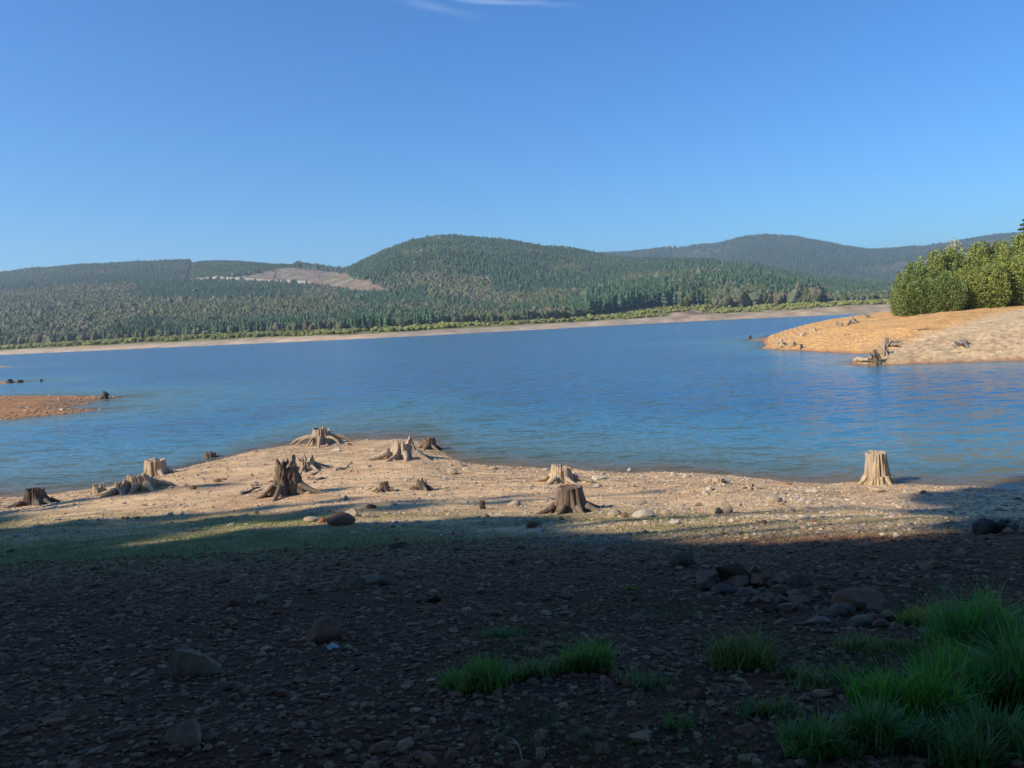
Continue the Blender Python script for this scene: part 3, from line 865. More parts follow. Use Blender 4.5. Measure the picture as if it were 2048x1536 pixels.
ALL = []
def stump(px, py, topy, topw, basew, wood_m, seed, label, roots=6, jag=0.12, zf=z_near, rootlen=1.0, hollow=0.15, lean=(0, 0), lift=0.0, name='tree_stump', group='stumps left standing on the drained shore',
          ridge=1.0, angs=None, crack=3, knobbly=0.0, rootr=0.27, cat='tree stump'):
    O = hit(px, py, zf)
    u = O[1] / FPX
    h = (py - topy) * u * 1.02 + 0.05
    rt, rb = topw * u / 2, basew * u / 2
    rs = np.random.default_rng(seed)
    ang = np.array(angs) if angs is not None else (np.arange(roots) + rs.uniform(-.28, .28, roots)) * 2 * math.pi / roots + rs.uniform(0, 6)
    nth, ntt = 120, 34
    th = np.linspace(0, 2 * math.pi, nth, endpoint=False); t = np.linspace(0, 1, ntt)
    TH, T = np.meshgrid(th, t)
    lob = np.zeros_like(th)
    for a in ang:
        d = (th - a + math.pi) % (2 * math.pi) - math.pi
        lob = np.maximum(lob, rs.uniform(0.7, 1.1) * np.exp(-(d / 0.30) ** 2))
    c, s = np.cos(TH), np.sin(TH)
    rd = 1 - 2 * np.abs(noise(c * 4.2, s * 4.2, T * 0.7 + seed, seed))
    rf = noise(c * 12, s * 12, T * 1.6 + seed, seed + 3)
    q = np.clip((1 - T) * 1.0, 0, 1)
    Rr = rt * (1 + 0.14 * ridge * rd * (0.4 + 0.6 * (1 - T)) + 0.05 * ridge * rf) + (rb - rt) * (0.50 * q ** 1.3 + 0.95 * q ** 3.2) * (0.40 + 0.66 * lob[None])
    Rr = Rr + knobbly * rt * fbm(c * 2.5, s * 2.5, T * 4, 4, seed + 9)
    for k in range(crack):
        a = rs.uniform(0, 6.28) if k else -1.2 - 0.5 * rs.random()
        d = (TH - a + math.pi) % (2 * math.pi) - math.pi
        Rr -= 0.28 * rt * np.exp(-(d / 0.07) ** 2) * (0.4 + 0.6 * np.sin(T * 3 + k))
    top = h * (1 - jag * (0.5 + 0.5 * noise(np.cos(th) * 2.2, np.sin(th) * 2.2, seed, seed)) - jag * 0.6 * (0.5 + 0.5 * noise(np.cos(th) * 9, np.sin(th) * 9, seed, seed + 1)))
    Z = T * (top[None] + 0.25) - 0.25
    X = Rr * c + lean[0] * h * T ** 1.5; Y = Rr * s + lean[1] * h * T ** 1.5
    V = np.stack([X, Y, Z], -1)
    rings = [V.reshape(-1, 3)]
    for f, dz in ((0.93, 0.0), (0.80, hollow * 0.35), (0.62, hollow * 0.8), (0.42, hollow), (0.2, hollow * 1.1)):
        rr = Rr[-1] * f
        zz = top - dz * h + 0.05 * rt * noise(np.cos(th) * 6 * f, np.sin(th) * 6 * f, f * 9, seed + 4)
        zz = zz * f + (1 - f) * (top.mean() - dz * h)
        rings.append(np.stack([rr * np.cos(th) + lean[0] * h, rr * np.sin(th) + lean[1] * h, zz], -1))
    nr = ntt + 5
    VV = np.concatenate(rings)
    i = np.arange(nr * nth).reshape(nr, nth); j = np.roll(i, -1, 1)
    F = np.stack([i[:-1].ravel(), j[:-1].ravel(), j[1:].ravel(), i[1:].ravel()], 1)
    VV = np.concatenate([VV, [[lean[0] * h, lean[1] * h, top.mean() - hollow * h * 1.1]]])
    T3 = np.stack([i[-1], j[-1], np.full(nth, len(VV) - 1)], 1)
    me = mesh_np('trunk', VV, [F, T3], None, True, [wood_m])
    o = link(name, me, tuple(O))
    tag(o, label, cat, group)
    for k, a in enumerate(ang):
        L = rootlen * rb * rs.uniform(0.8, 2.3)
        r0 = (rt * 0.75 if lift else rt + (rb - rt) * 0.35)
        rr = rt * rootr * rs.uniform(0.8, 1.3)
        P = root_path(rs, a, r0, L, h * (0.34 if lift else 0.24), O, zf, lift * h)
        rad = rr * (1 - np.linspace(0, 1, len(P)) ** 1.3 * 0.85)
        v, f, t3 = tube(P, rad, 9, seed + k)
        link('root', mesh_np('root', v, [f, t3], None, True, [wood_m]), parent=o)
    ALL.append((O[0], O[1], rb))
    return o

def root_wad(px, py, wpx, hpx, wood_m, seed, label, n=9, zf=z_pen, name='driftwood_roots', group='weathered root clusters along the headland shore', stub=True, cat='driftwood'):
    """an eroded mass of bare roots: a knotty core with roots splaying out of it"""
    O = hit(px, py, zf)
    u = O[1] / FPX
    w, h = wpx * u, hpx * u
    rs = np.random.default_rng(seed)
    V, F = ICO[3]
    V = V * (1 + 0.35 * fbm(V[:, 0] * 1.8, V[:, 1] * 1.8, V[:, 2] * 1.8, 4, seed)[:, None]) * np.array([w * 0.09, w * 0.09, h * 0.34]) + [0, 0, h * 0.34]
    o = link(name, mesh_np('root_knot', V, F, None, True, [wood_m]), tuple(O))
    tag(o, label, cat, group)
    for k in range(n):
        a = rs.uniform(0, 6.28) if k > 2 else (0.1, 3.0, -1.4)[k] + rs.uniform(-.3, .3)
        m = 14
        t = np.linspace(0, 1, m)
        L = w * 0.5 * rs.uniform(0.6, 1.15)
        up = rs.uniform(0.3, 1.0) * h
        aa = a + 0.5 * np.cumsum(rs.normal(size=m)) / m * 1.6
        x = np.cumsum(np.cos(aa)) * L / m; y = np.cumsum(np.sin(aa)) * L / m
        g = zf(O[0] + x, O[1] + y) - O[2]
        z = up * (1 - t) ** 1.1 * (1 + 0.3 * np.sin(t * 6 + k)) + g - 0.03
        if rs.random() < 0.3: z = up * (0.5 + 0.55 * t) + 0.05 * h * np.sin(t * 7)
        rad = (0.038 * w + 0.03) * rs.uniform(0.6, 1.4) * (1 - 0.75 * t)
        v, f, t3 = tube(np.stack([x, y, z], -1), rad, 7, seed + k, 0.3)
        link('root', mesh_np('root', v, [f, t3], None, True, [wood_m]), parent=o)
    return o

def branch(pts, rad, wood_m, seed, label, zf=z_near, name='driftwood_branch', cat='driftwood', twigs=2, sink=0.3, group='driftwood sticks lying about the shore'):
    """driftwood stick through the given photo pixels"""
    P = np.array([hit(a, b, zf) for a, b in pts])
    t = np.linspace(0, 1, len(P)); tt = np.linspace(0, 1, 18)
    rs = np.random.default_rng(seed)
    Q = np.stack([np.interp(tt, t, P[:, k]) for k in range(3)], -1)
    Q[:, 2] += rad * (1 - sink) + rad * 0.6 * noise(tt * 4, seed, 0, seed)
    Q[:, :2] += 0.4 * rad * np.stack([noise(tt * 5, seed, 1, seed), noise(tt * 5, seed, 2, seed)], -1)
    O = Q[0].copy()
    v, f, t3 = tube(Q - O, rad * (1 - 0.6 * tt), 8, seed, 0.3)
    VV, FF, TT = [v], [f], [t3]
    o = link(name, mesh_np(name, v, [f, t3], None, True, [wood_m]), tuple(O))
    tag(o, label, cat, group)
    for k in range(twigs):
        i = rs.integers(4, 14)
        d = rs.normal(size=3); d[2] = abs(d[2]) * 0.5; d /= np.linalg.norm(d)
        L = np.linalg.norm(Q[-1] - Q[0]) * rs.uniform(0.15, 0.3)
        p = (Q[i] - O) + np.linspace(0, 1, 6)[:, None] * d * L
        v, f, t3 = tube(p, rad * 0.4 * (1 - 0.7 * np.linspace(0, 1, 6)), 6, seed + k)
        link('twig', mesh_np('twig', v, [f, t3], None, True, [wood_m]), parent=o)
    return o

stump(72, 1009, 977, 32, 84, W_DARK, 1, 'dark brown stump at the far left of the beach, with spreading roots', roots=7, rootlen=0.7)
stump(198, 986, 964, 20, 30, W_PALE, 2, 'small broken pale stump standing left of the sprawling root stump', roots=4, jag=0.5, rootlen=0.5)
stump(246, 986, 956, 26, 62, W_TAN, 3, 'low tan stump whose long root sprawls left over the sand', roots=5, jag=0.35, rootlen=1.1, angs=[3.3, 2.6, 4.4, 5.2, 0.3], rootr=0.45)
stump(286, 980, 946, 46, 70, W_PALE, 4, 'squat pale stump hollowed out underneath, beside the sprawling root stump', roots=7, jag=0.35, rootlen=0.7, hollow=0.3, lift=0.18, lean=(-0.15, 0), rootr=0.3)
stump(313, 951, 918, 38, 56, W_PALE, 5, 'pale stump with a dark hollow in its face near the water edge', roots=6, jag=0.16, rootlen=0.8, crack=2, angs=[0.1, 1.4, 2.8, 3.9, 5.5])
stump(421, 917, 904, 20, 26, W_BROWN, 6, 'tiny brown stump standing in the shallow water by the sand spit', roots=3, jag=0.3, rootlen=0.6, angs=[0.2, 3.0, 4.6], zf=lambda X, Y: np.maximum(z_near(X, Y), -0.06))
stump(613, 938, 904, 30, 60, W_TAN, 7, 'tan stump with slanting torn top just right of the tall dark stump', roots=7, jag=0.5, rootlen=1.0, angs=[0.0, 0.9, 2.0, 3.0, 3.8, 4.7, 5.5])
stump(574, 989, 908, 38, 104, W_BROWN, 8, 'tallest stump, dark brown and knobbly, in the middle of the sand spit', roots=6, jag=0.32, rootlen=1.0, knobbly=0.5, hollow=0.1, ridge=0.6)
stump(645, 888, 851, 32, 74, W_TAN, 9, 'stump raised on arching bare roots at the outermost tip of the spit', roots=9, jag=0.3, rootlen=1.0, lift=0.25, rootr=0.27, hollow=0.4)
stump(806, 915, 869, 40, 100, W_PALE, 10, 'pale wide stump with a split spike on top near the spit end', roots=9, jag=0.42, rootlen=0.7, rootr=0.25)
stump(859, 898, 874, 25, 32, W_BROWN, 11, 'brown stump in the water with one root reaching left', roots=4, jag=0.25, rootlen=1.2, angs=[3.2, 0.4, 4.5, 5.4], rootr=0.25, zf=lambda X, Y: np.maximum(z_near(X, Y), -0.06))
stump(1124, 963, 927, 38, 84, W_PALE, 12, 'low pale split stump by the waterline behind the brown fluted stump', roots=7, jag=0.25, rootlen=0.7, crack=4)
stump(1141, 1024, 975, 48, 112, W_BROWN, 13, 'broad brown fluted stump with a flat dark top, half in tree shade', roots=7, jag=0.05, rootlen=0.6, ridge=1.4, crack=6, angs=[-0.5, 0.4, 1.5, 2.6, 3.5, 4.3, 5.1], hollow=0.08)
stump(1755, 967, 905, 37, 62, W_PALE, 14, 'tall pale grooved stump standing alone at the water on the right', roots=10, jag=0.04, rootlen=0.35, ridge=1.6, crack=7, hollow=0.05, lean=(-0.05, 0))
stump(769, 983, 961, 18, 44, W_BROWN, 15, 'small dark cone shaped stump, the one nearer the tall dark stump', roots=5, jag=0.4, rootlen=0.6)
stump(844, 980, 956, 18, 50, W_BROWN, 16, 'small dark cone shaped stump between two others along the shade line', roots=6, jag=0.5, rootlen=0.5)
stump(965, 1018, 1004, 10, 13, W_DARK, 17, 'tiny dark upright stump post at the shade edge', roots=3, jag=0.1, rootlen=0.5)
stump(1500, 978, 963, 14, 40, W_PALE, 18, 'low bleached stump remnant with splayed roots on the stony beach', roots=7, jag=0.5, rootlen=0.9, rootr=0.4)
stump(1437, 967, 955, 22, 34, W_PALE, 19, 'flat worn pale stump remnant beside two boulders at the waterline', roots=4, jag=0.3, rootlen=0.4)

# other shores
LG = 'stumps on the low rust brown spits'
stump(209, 797, 780, 9, 14, W_DARK, 31, 'dark leaning snag at the tip of the rust brown spit', roots=4, jag=0.5, rootlen=0.8, zf=z_left, lean=(0.25, 0), group=LG)
stump(83, 764, 759, 4, 7, W_DARK, 32, 'lone dark stump poking out of the water beyond the spit', roots=3, zf=lambda X, Y: np.zeros_like(np.asarray(X, float)) - 0.05, rootlen=0.4, group=LG)
stump(20, 766, 759, 8, 14, W_DARK, 33, 'dark stump in the middle of the thin rust islet', roots=4, zf=z_isl, rootlen=0.6, group=LG)
stump(41, 767, 760, 9, 15, W_DARK, 34, 'dark stump at the water end of the thin rust islet', roots=4, zf=z_isl, rootlen=0.6, group=LG)
zw = lambda X, Y: np.maximum(z_tip(X, Y), -0.1)
stump(1500, 679, 671, 6, 9, W_DARK, 35, 'lone dark stump standing in open water off the headland', roots=3, zf=zw, rootlen=0.4, group='stumps in the water off the headland')
stump(1547, 679, 670, 5, 12, W_PALE, 36, 'small pale stump at the left end of the brown sand bar', roots=4, zf=zw, rootlen=0.6, group='stumps in the water off the headland')
stump(1579, 674, 665, 4, 12, W_TAN, 37, 'small pointed stump in the middle of the brown sand bar', roots=4, zf=zw, rootlen=0.6, jag=0.4, group='stumps in the water off the headland')
HG = 'small stumps on the orange slope of the headland'
stump(1607, 672, 661, 10, 18, W_PALE, 38, 'pale stump on the headland crest nearest the orange point', roots=5, zf=z_pen, jag=0.4, rootlen=0.7, group=HG)
stump(1628, 664, 655, 7, 14, W_PALE, 39, 'small pale pointed stump on the headland crest, second from the orange point', roots=5, zf=z_pen, jag=0.4, rootlen=0.7, group=HG)
stump(1674, 652, 643, 3, 6, W_GREY, 40, 'thin whitish stump post on the crest left of the bleached root pile', roots=3, zf=z_pen, jag=0.2, rootlen=0.6, group=HG)
stump(1603, 699, 689, 5, 9, W_DARK, 41, 'small dark stump at the waterline of the orange point', roots=4, zf=z_pen, jag=0.3, rootlen=0.6, group=HG)
stump(1770, 696, 676, 12, 18, W_TAN, 42, 'upright broken stump above the tangled roots on the tan point', roots=5, zf=z_pen, jag=0.15, rootlen=0.9, group=HG)
root_wad(1563, 696, 40, 17, W_PALE, 51, 'pale root cluster at the very tip of the orange point', 12)
root_wad(1586, 693, 24, 14, W_PALE, 52, 'smaller arching roots beside the tip cluster of the orange point', 8)
root_wad(1704, 648, 34, 16, W_GREY, 53, 'bleached root pile on the headland skyline against the water', 12)
root_wad(1737, 636, 24, 10, W_GREY, 54, 'greyish root pile on the skyline nearest the thicket', 9)
root_wad(1683, 654, 14, 12, W_GREY, 55, 'small upright whitish roots just before the bleached root pile', 5)
root_wad(1748, 727, 44, 26, W_BROWN, 56, 'dark tangled root mass at the waterline of the tan point', 16)
root_wad(1786, 694, 56, 12, W_GREY, 57, 'grey roots trailing up the slope behind the tangled root mass', 10)
root_wad(1770, 708, 30, 18, W_TAN, 58, 'tan roots between the tangled mass and the upright broken stump', 10)
root_wad(1925, 694, 46, 15, W_GREY, 59, 'lone spidery grey root crown on the open tan slope', 14)
root_wad(1792, 621, 30, 16, W_GREY, 60, 'pale dead roots at the foot of the thicket edge', 9)
root_wad(1948, 614, 30, 12, W_GREY, 61, 'pale dead branches under the middle of the thicket', 8)
branch([(1711, 724), (1722, 726), (1738, 726)], 0.28, W_PALE, 71, 'pale log end lying in the water before the tangled roots', zf=z_pen, name='driftwood_log', group='driftwood sticks on the headland', twigs=1)
branch([(1835, 662), (1858, 660)], 0.12, W_DARK, 72, 'short dark stick on the upper orange slope', zf=z_pen, group='driftwood sticks on the headland')
branch([(1688, 672), (1700, 670)], 0.12, W_BROWN, 73, 'short brown stick on the lower orange slope', zf=z_pen, group='driftwood sticks on the headland')
branch([(604, 946), (622, 952), (640, 945)], 0.06, W_TAN, 74, 'curved tan stick behind the tall dark stump')
branch([(616, 960), (634, 960), (650, 958)], 0.07, W_BROWN, 75, 'dark brown stick lying right of the tall dark stump')
branch([(668, 942), (690, 938), (703, 926)], 0.05, W_PALE, 76, 'forked pale stick on the open sand of the spit')
branch([(482, 990), (505, 984), (520, 978)], 0.06, W_BROWN, 77, 'brown stick left of the tall dark stump')
branch([(1742, 981), (1760, 984), (1780, 984)], 0.08, W_PALE, 78, 'pale flat log in front of the tall pale stump', twigs=0)
branch([(1028, 1487), (1040, 1502), (1046, 1536)], 0.006, W_PALE, 79, 'thin pale bent twig at the bottom edge of the gravel', twigs=1, sink=-0.5)
branch([(1955, 1070), (1990, 1066), (2036, 1068)], 0.10, W_DARK, 80, 'dark log lying in shade at the right edge of the beach', twigs=3)
root_wad(1992, 1056, 64, 9, W_PALE, 81, 'pale tangle of driftwood lying in shade above the dark log', 14, zf=z_near, group='driftwood sticks lying about the shore')

# ------------------------------------------------------------------ rocks
def rock_mesh(seed, cuts=7, sub=3, rough=0.12, flat=1.0, lo=0.55):
    r = np.random.default_rng(seed)
    V, F = ICO[sub]
    V = V * (1 + rough * fbm(V[:, 0] * 1.5 + seed, V[:, 1] * 1.5, V[:, 2] * 1.5, 3, seed)[:, None])
    for _ in range(cuts):
        nrm = r.normal(size=3); nrm /= np.linalg.norm(nrm)
        c = r.uniform(lo, 0.85)
        dd = V @ nrm
        V = V - np.clip(dd - c, 0, None)[:, None] * nrm * 0.92
    V = V + 0.02 * rough * noise(V[:, 0] * 9, V[:, 1] * 9, V[:, 2] * 9, seed)[:, None]
    V[:, 2] *= flat
    return V, F

_rk = {}
def rock_me(seed, material, angular):
    key = (seed % 9, material.name, angular)
    if key not in _rk:
        V, F = rock_mesh(seed % 9 + (100 if angular else 200), 11 if angular else 4, 3, 0.08 if angular else 0.3, 1.0, 0.3 if angular else 0.7)
        _rk[key] = mesh_np('rock', V, F, None, not angular, [material])
    return _rk[key]

def rock(px, py, w, h, material, seed, label, angular=False, zf=z_near, group='larger rocks on the beach', yaw=None, tilt=0.0, name='rock', cat='rock', deep=0.8):
    O = hit(px, py, zf)
    u = O[1] / FPX
    rs = np.random.default_rng(seed)
    sx, sz = w * u / 2, h * u / 2
    o = link(name, rock_me(seed, material, angular), (O[0], O[1] + sx * deep * 0.6, float(zf(O[0], O[1] + sx * deep * 0.6)) + sz * 0.55), (0, tilt, 0.0 if yaw is None else yaw), tuple(q * (1.45 if angular else 1.1) for q in (sx * 1.08, sx * deep, sz * 1.2)))
    tag(o, label, cat, group)
    ALL.append((O[0], O[1], sx))
    return o

rock(905, 949, 20, 11, RK_TAN, 1, 'single round tan boulder on the sand right of the pale spiked stump')
rock(704, 1033, 32, 14, RK_TAN, 2, 'flat tan rock behind the brown boulder on the grassy strip', True)
rock(677, 1050, 48, 26, RK_BROWN, 3, 'brown boulder on the sunlit grassy strip')
rock(622, 1044, 28, 12, RK_TAN, 4, 'tan rock left of the brown boulder on the grassy strip')
rock(643, 1046, 18, 12, RK_BROWN, 5, 'small brown rock wedged beside the brown boulder', True)
rock(742, 1034, 24, 12, RK_TAN, 6, 'rough tan rock right of the brown boulder', True)
rock(1232, 1034, 26, 17, RK_TAN, 7, 'round tan boulder right of the brown fluted stump')
rock(1249, 1035, 14, 10, RK_BROWN, 8, 'small brown rock against the round tan boulder')
rock(1289, 1034, 40, 15, RK_PALE, 9, 'long smooth pale boulder right of the brown fluted stump')
rock(1333, 1029, 18, 10, RK_TAN, 10, 'small tan boulder right of the long smooth one')
rock(1450, 1026, 32, 24, RK_TAN, 11, 'large blocky tan boulder in the middle of the sunlit beach', True)
rock(1432, 1028, 20, 14, RK_TAN, 12, 'smaller tan rock touching the large blocky boulder', True)
rock(1551, 1006, 28, 18, RK_TAN, 13, 'rounded slab boulder on the sunlit beach toward the tall pale stump')
rock(1424, 964, 28, 12, RK_TAN, 14, 'low tan boulder at the waterline left of its neighbour')
rock(1455, 963, 30, 12, RK_PALE, 15, 'low pale boulder at the waterline with a flat top', True)
rock(1200, 960, 30, 9, RK_PALE, 16, 'flat pale slab just right of the low split stump', True)
rock(1180, 966, 16, 10, RK_TAN, 17, 'small tan rock at the foot of the low split stump', True)
rock(1260, 944, 10, 8, RK_PALE, 18, 'small pale stone standing on the waterline')
rock(1347, 952, 10, 7, RK_PALE, 19, 'small pale stone on the waterline left of a similar one')
rock(1375, 955, 14, 8, RK_PALE, 20, 'pale stone on the waterline left of the low boulders')
rock(986, 940, 14, 8, RK_TAN, 21, 'tan stone at the waterline in the middle of the beach')
rock(2034, 980, 56, 13, RK_PALE, 22, 'long pale slab at the waterline on the right edge', True)
rock(1627, 984, 24, 7, RK_PALE, 23, 'flat pale stone left of the tall pale stump', True)
rock(1400, 1012, 16, 10, RK_TAN, 24, 'small tan rock left of the large blocky boulder', True)
rock(1585, 1024, 22, 14, RK_TAN, 25, 'tan rock below the rounded slab boulder', True)
rock(385, 979, 14, 9, RK_BROWN, 26, 'small brown rock on the sand between the left stumps and tall dark stump', True)
rock(434, 964, 14, 7, RK_BROWN, 27, 'small brown rock on the upper spit sand')
rock(507, 972, 18, 8, RK_TAN, 28, 'smooth tan stone left of the tall dark stump')
rock(675, 903, 18, 7, RK_PALE, 29, 'flat pale stone in front of the raised root stump', True)
rock(1030, 1012, 18, 12, RK_TAN, 30, 'small tan rock left of the brown fluted stump')
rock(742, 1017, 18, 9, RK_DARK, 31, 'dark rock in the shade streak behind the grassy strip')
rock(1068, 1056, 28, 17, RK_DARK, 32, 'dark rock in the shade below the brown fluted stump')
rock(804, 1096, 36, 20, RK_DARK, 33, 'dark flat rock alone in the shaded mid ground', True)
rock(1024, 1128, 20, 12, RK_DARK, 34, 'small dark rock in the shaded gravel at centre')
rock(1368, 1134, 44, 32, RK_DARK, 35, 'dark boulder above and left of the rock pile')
rock(648, 1285, 72, 50, RK_BROWN, 36, 'smooth reddish brown boulder in the shaded gravel', False, tilt=-0.35)
rock(374, 1352, 84, 66, RK_GREY, 37, 'angular grey boulder with a sharp peak in dark gravel', True, tilt=0.35)
rock(376, 1490, 66, 46, RK_GREY, 38, 'angular grey rock near the bottom edge of the gravel', True, tilt=0.2)
rock(706, 1183, 40, 30, RK_GREY, 39, 'grey blue rock leaning on another in the shaded gravel', True)
rock(741, 1168, 42, 22, RK_GREY, 40, 'grey rock behind the grey blue rock', True)
rock(768, 1172, 26, 18, RK_DARK, 41, 'dark rock at the right end of the three grey rocks')
rock(650, 1178, 54, 20, RK_BROWN, 42, 'flat brown rock left of the three grey rocks', True)
rock(522, 1207, 40, 20, RK_GREY, 43, 'flat grey rock half sunk in gravel', True)
rock(467, 1212, 22, 20, RK_BROWN, 44, 'small dark brown rock left of the half sunk grey rock')
rock(264, 1198, 20, 13, RK_BROWN, 45, 'reddish small rock alone in the left gravel')
rock(1500, 1466, 46, 14, RK_BROWN, 47, 'flat brown rock near the bottom beside the grass', True)
rock(1388, 1402, 42, 22, RK_BROWN, 48, 'brown rock among sparse grass in the lower gravel', True)
rock(1112, 1400, 24, 16, RK_DARK, 49, 'dark stone below the middle grass tufts', True)
PG = 'rocks of the shaded rock pile'
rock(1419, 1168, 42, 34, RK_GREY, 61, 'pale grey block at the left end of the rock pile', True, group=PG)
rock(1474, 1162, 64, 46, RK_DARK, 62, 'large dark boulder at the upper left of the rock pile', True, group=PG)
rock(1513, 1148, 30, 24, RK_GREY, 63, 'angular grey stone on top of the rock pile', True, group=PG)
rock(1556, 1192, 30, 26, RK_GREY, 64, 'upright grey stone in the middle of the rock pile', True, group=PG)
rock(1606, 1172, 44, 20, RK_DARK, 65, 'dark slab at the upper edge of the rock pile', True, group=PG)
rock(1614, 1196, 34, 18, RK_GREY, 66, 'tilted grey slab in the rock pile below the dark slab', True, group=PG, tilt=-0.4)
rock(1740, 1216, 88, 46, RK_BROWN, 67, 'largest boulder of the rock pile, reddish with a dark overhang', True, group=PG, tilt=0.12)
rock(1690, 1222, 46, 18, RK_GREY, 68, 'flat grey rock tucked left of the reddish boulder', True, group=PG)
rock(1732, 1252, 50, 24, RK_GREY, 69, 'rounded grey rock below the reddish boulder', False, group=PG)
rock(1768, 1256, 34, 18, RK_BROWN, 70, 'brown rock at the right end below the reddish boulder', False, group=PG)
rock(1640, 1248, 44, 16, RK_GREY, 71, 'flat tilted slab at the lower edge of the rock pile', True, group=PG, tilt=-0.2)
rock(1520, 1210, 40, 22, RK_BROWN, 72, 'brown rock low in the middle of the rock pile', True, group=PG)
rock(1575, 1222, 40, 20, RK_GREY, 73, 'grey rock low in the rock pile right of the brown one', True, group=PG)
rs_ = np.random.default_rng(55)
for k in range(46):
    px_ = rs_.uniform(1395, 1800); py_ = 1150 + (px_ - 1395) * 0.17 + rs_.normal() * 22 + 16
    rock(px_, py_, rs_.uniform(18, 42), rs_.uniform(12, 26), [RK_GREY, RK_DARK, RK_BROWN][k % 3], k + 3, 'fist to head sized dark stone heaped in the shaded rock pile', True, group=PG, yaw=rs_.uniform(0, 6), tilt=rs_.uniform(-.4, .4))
# loose cobbles
for k in range(150):
    px_ = rs_.uniform(-40, 2090)
    py_ = rs_.uniform(945, 1075) if k < 110 else rs_.uniform(905, 1000)
    O_ = ray(px_, py_)
    P_ = hit(px_, py_, z_near)
    if P_[1] > shore_y(P_[0]) - 0.1: continue
    w_ = rs_.uniform(5, 15) * (1.0 if px_ > 1000 else 0.7)
    rock(px_, py_, w_, w_ * rs_.uniform(0.4, 0.75), [RK_TAN, RK_PALE, RK_TAN, RK_BROWN][k % 4], k, 'fist sized loose cobble on the sunlit sandy beach', k % 2 == 0, group='loose cobbles on the sunlit beach', yaw=rs_.uniform(0, 6), name='cobble', cat='cobble')
for k in range(130):
    px_ = rs_.uniform(-20, 2070); py_ = 1080 + 440 * rs_.random() ** 1.3
    w_ = rs_.uniform(9, 24) * (0.7 + (py_ - 1080) / 600)
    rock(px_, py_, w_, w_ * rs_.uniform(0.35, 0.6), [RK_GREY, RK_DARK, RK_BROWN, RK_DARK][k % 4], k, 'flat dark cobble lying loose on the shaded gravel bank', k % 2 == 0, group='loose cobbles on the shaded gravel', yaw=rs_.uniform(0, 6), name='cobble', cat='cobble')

def litter():
    O = hit(666, 1300, z_near)
    u = O[1] / FPX
    r = np.random.default_rng(5)
    n = 7
    X, Y = np.meshgrid(np.linspace(-1, 1, n), np.linspace(-1, 1, n))
    Z = 0.5 * np.abs(fbm(X * 1.7, Y * 1.7, 0, 2, 3)) + 0.5 * (1 - np.abs(X)) * (0.6 + 0.4 * Y)
    V = np.stack([X * 11 * u, Y * 9 * u, Z * 14 * u], -1).reshape(-1, 3)
    V2 = V + np.array([0, 0.0, 0.0015])
    F = grid_faces(n, n)
    m, nt, p = mat('pale_litter'); p.inputs['Base Color'].default_value = (0.42, 0.46, 0.42, 1); p.inputs['Roughness'].default_value = 0.8
    o = link('paper_scrap', mesh_np('paper_scrap', np.concatenate([V, V2]), [F, F[:, ::-1] + n * n], None, False, [m]), tuple(O + [0, 0, 0.01]), (0, 0, 0.5))
    tag(o, 'small pale crumpled scrap lying below the smooth reddish boulder', 'litter')
litter()

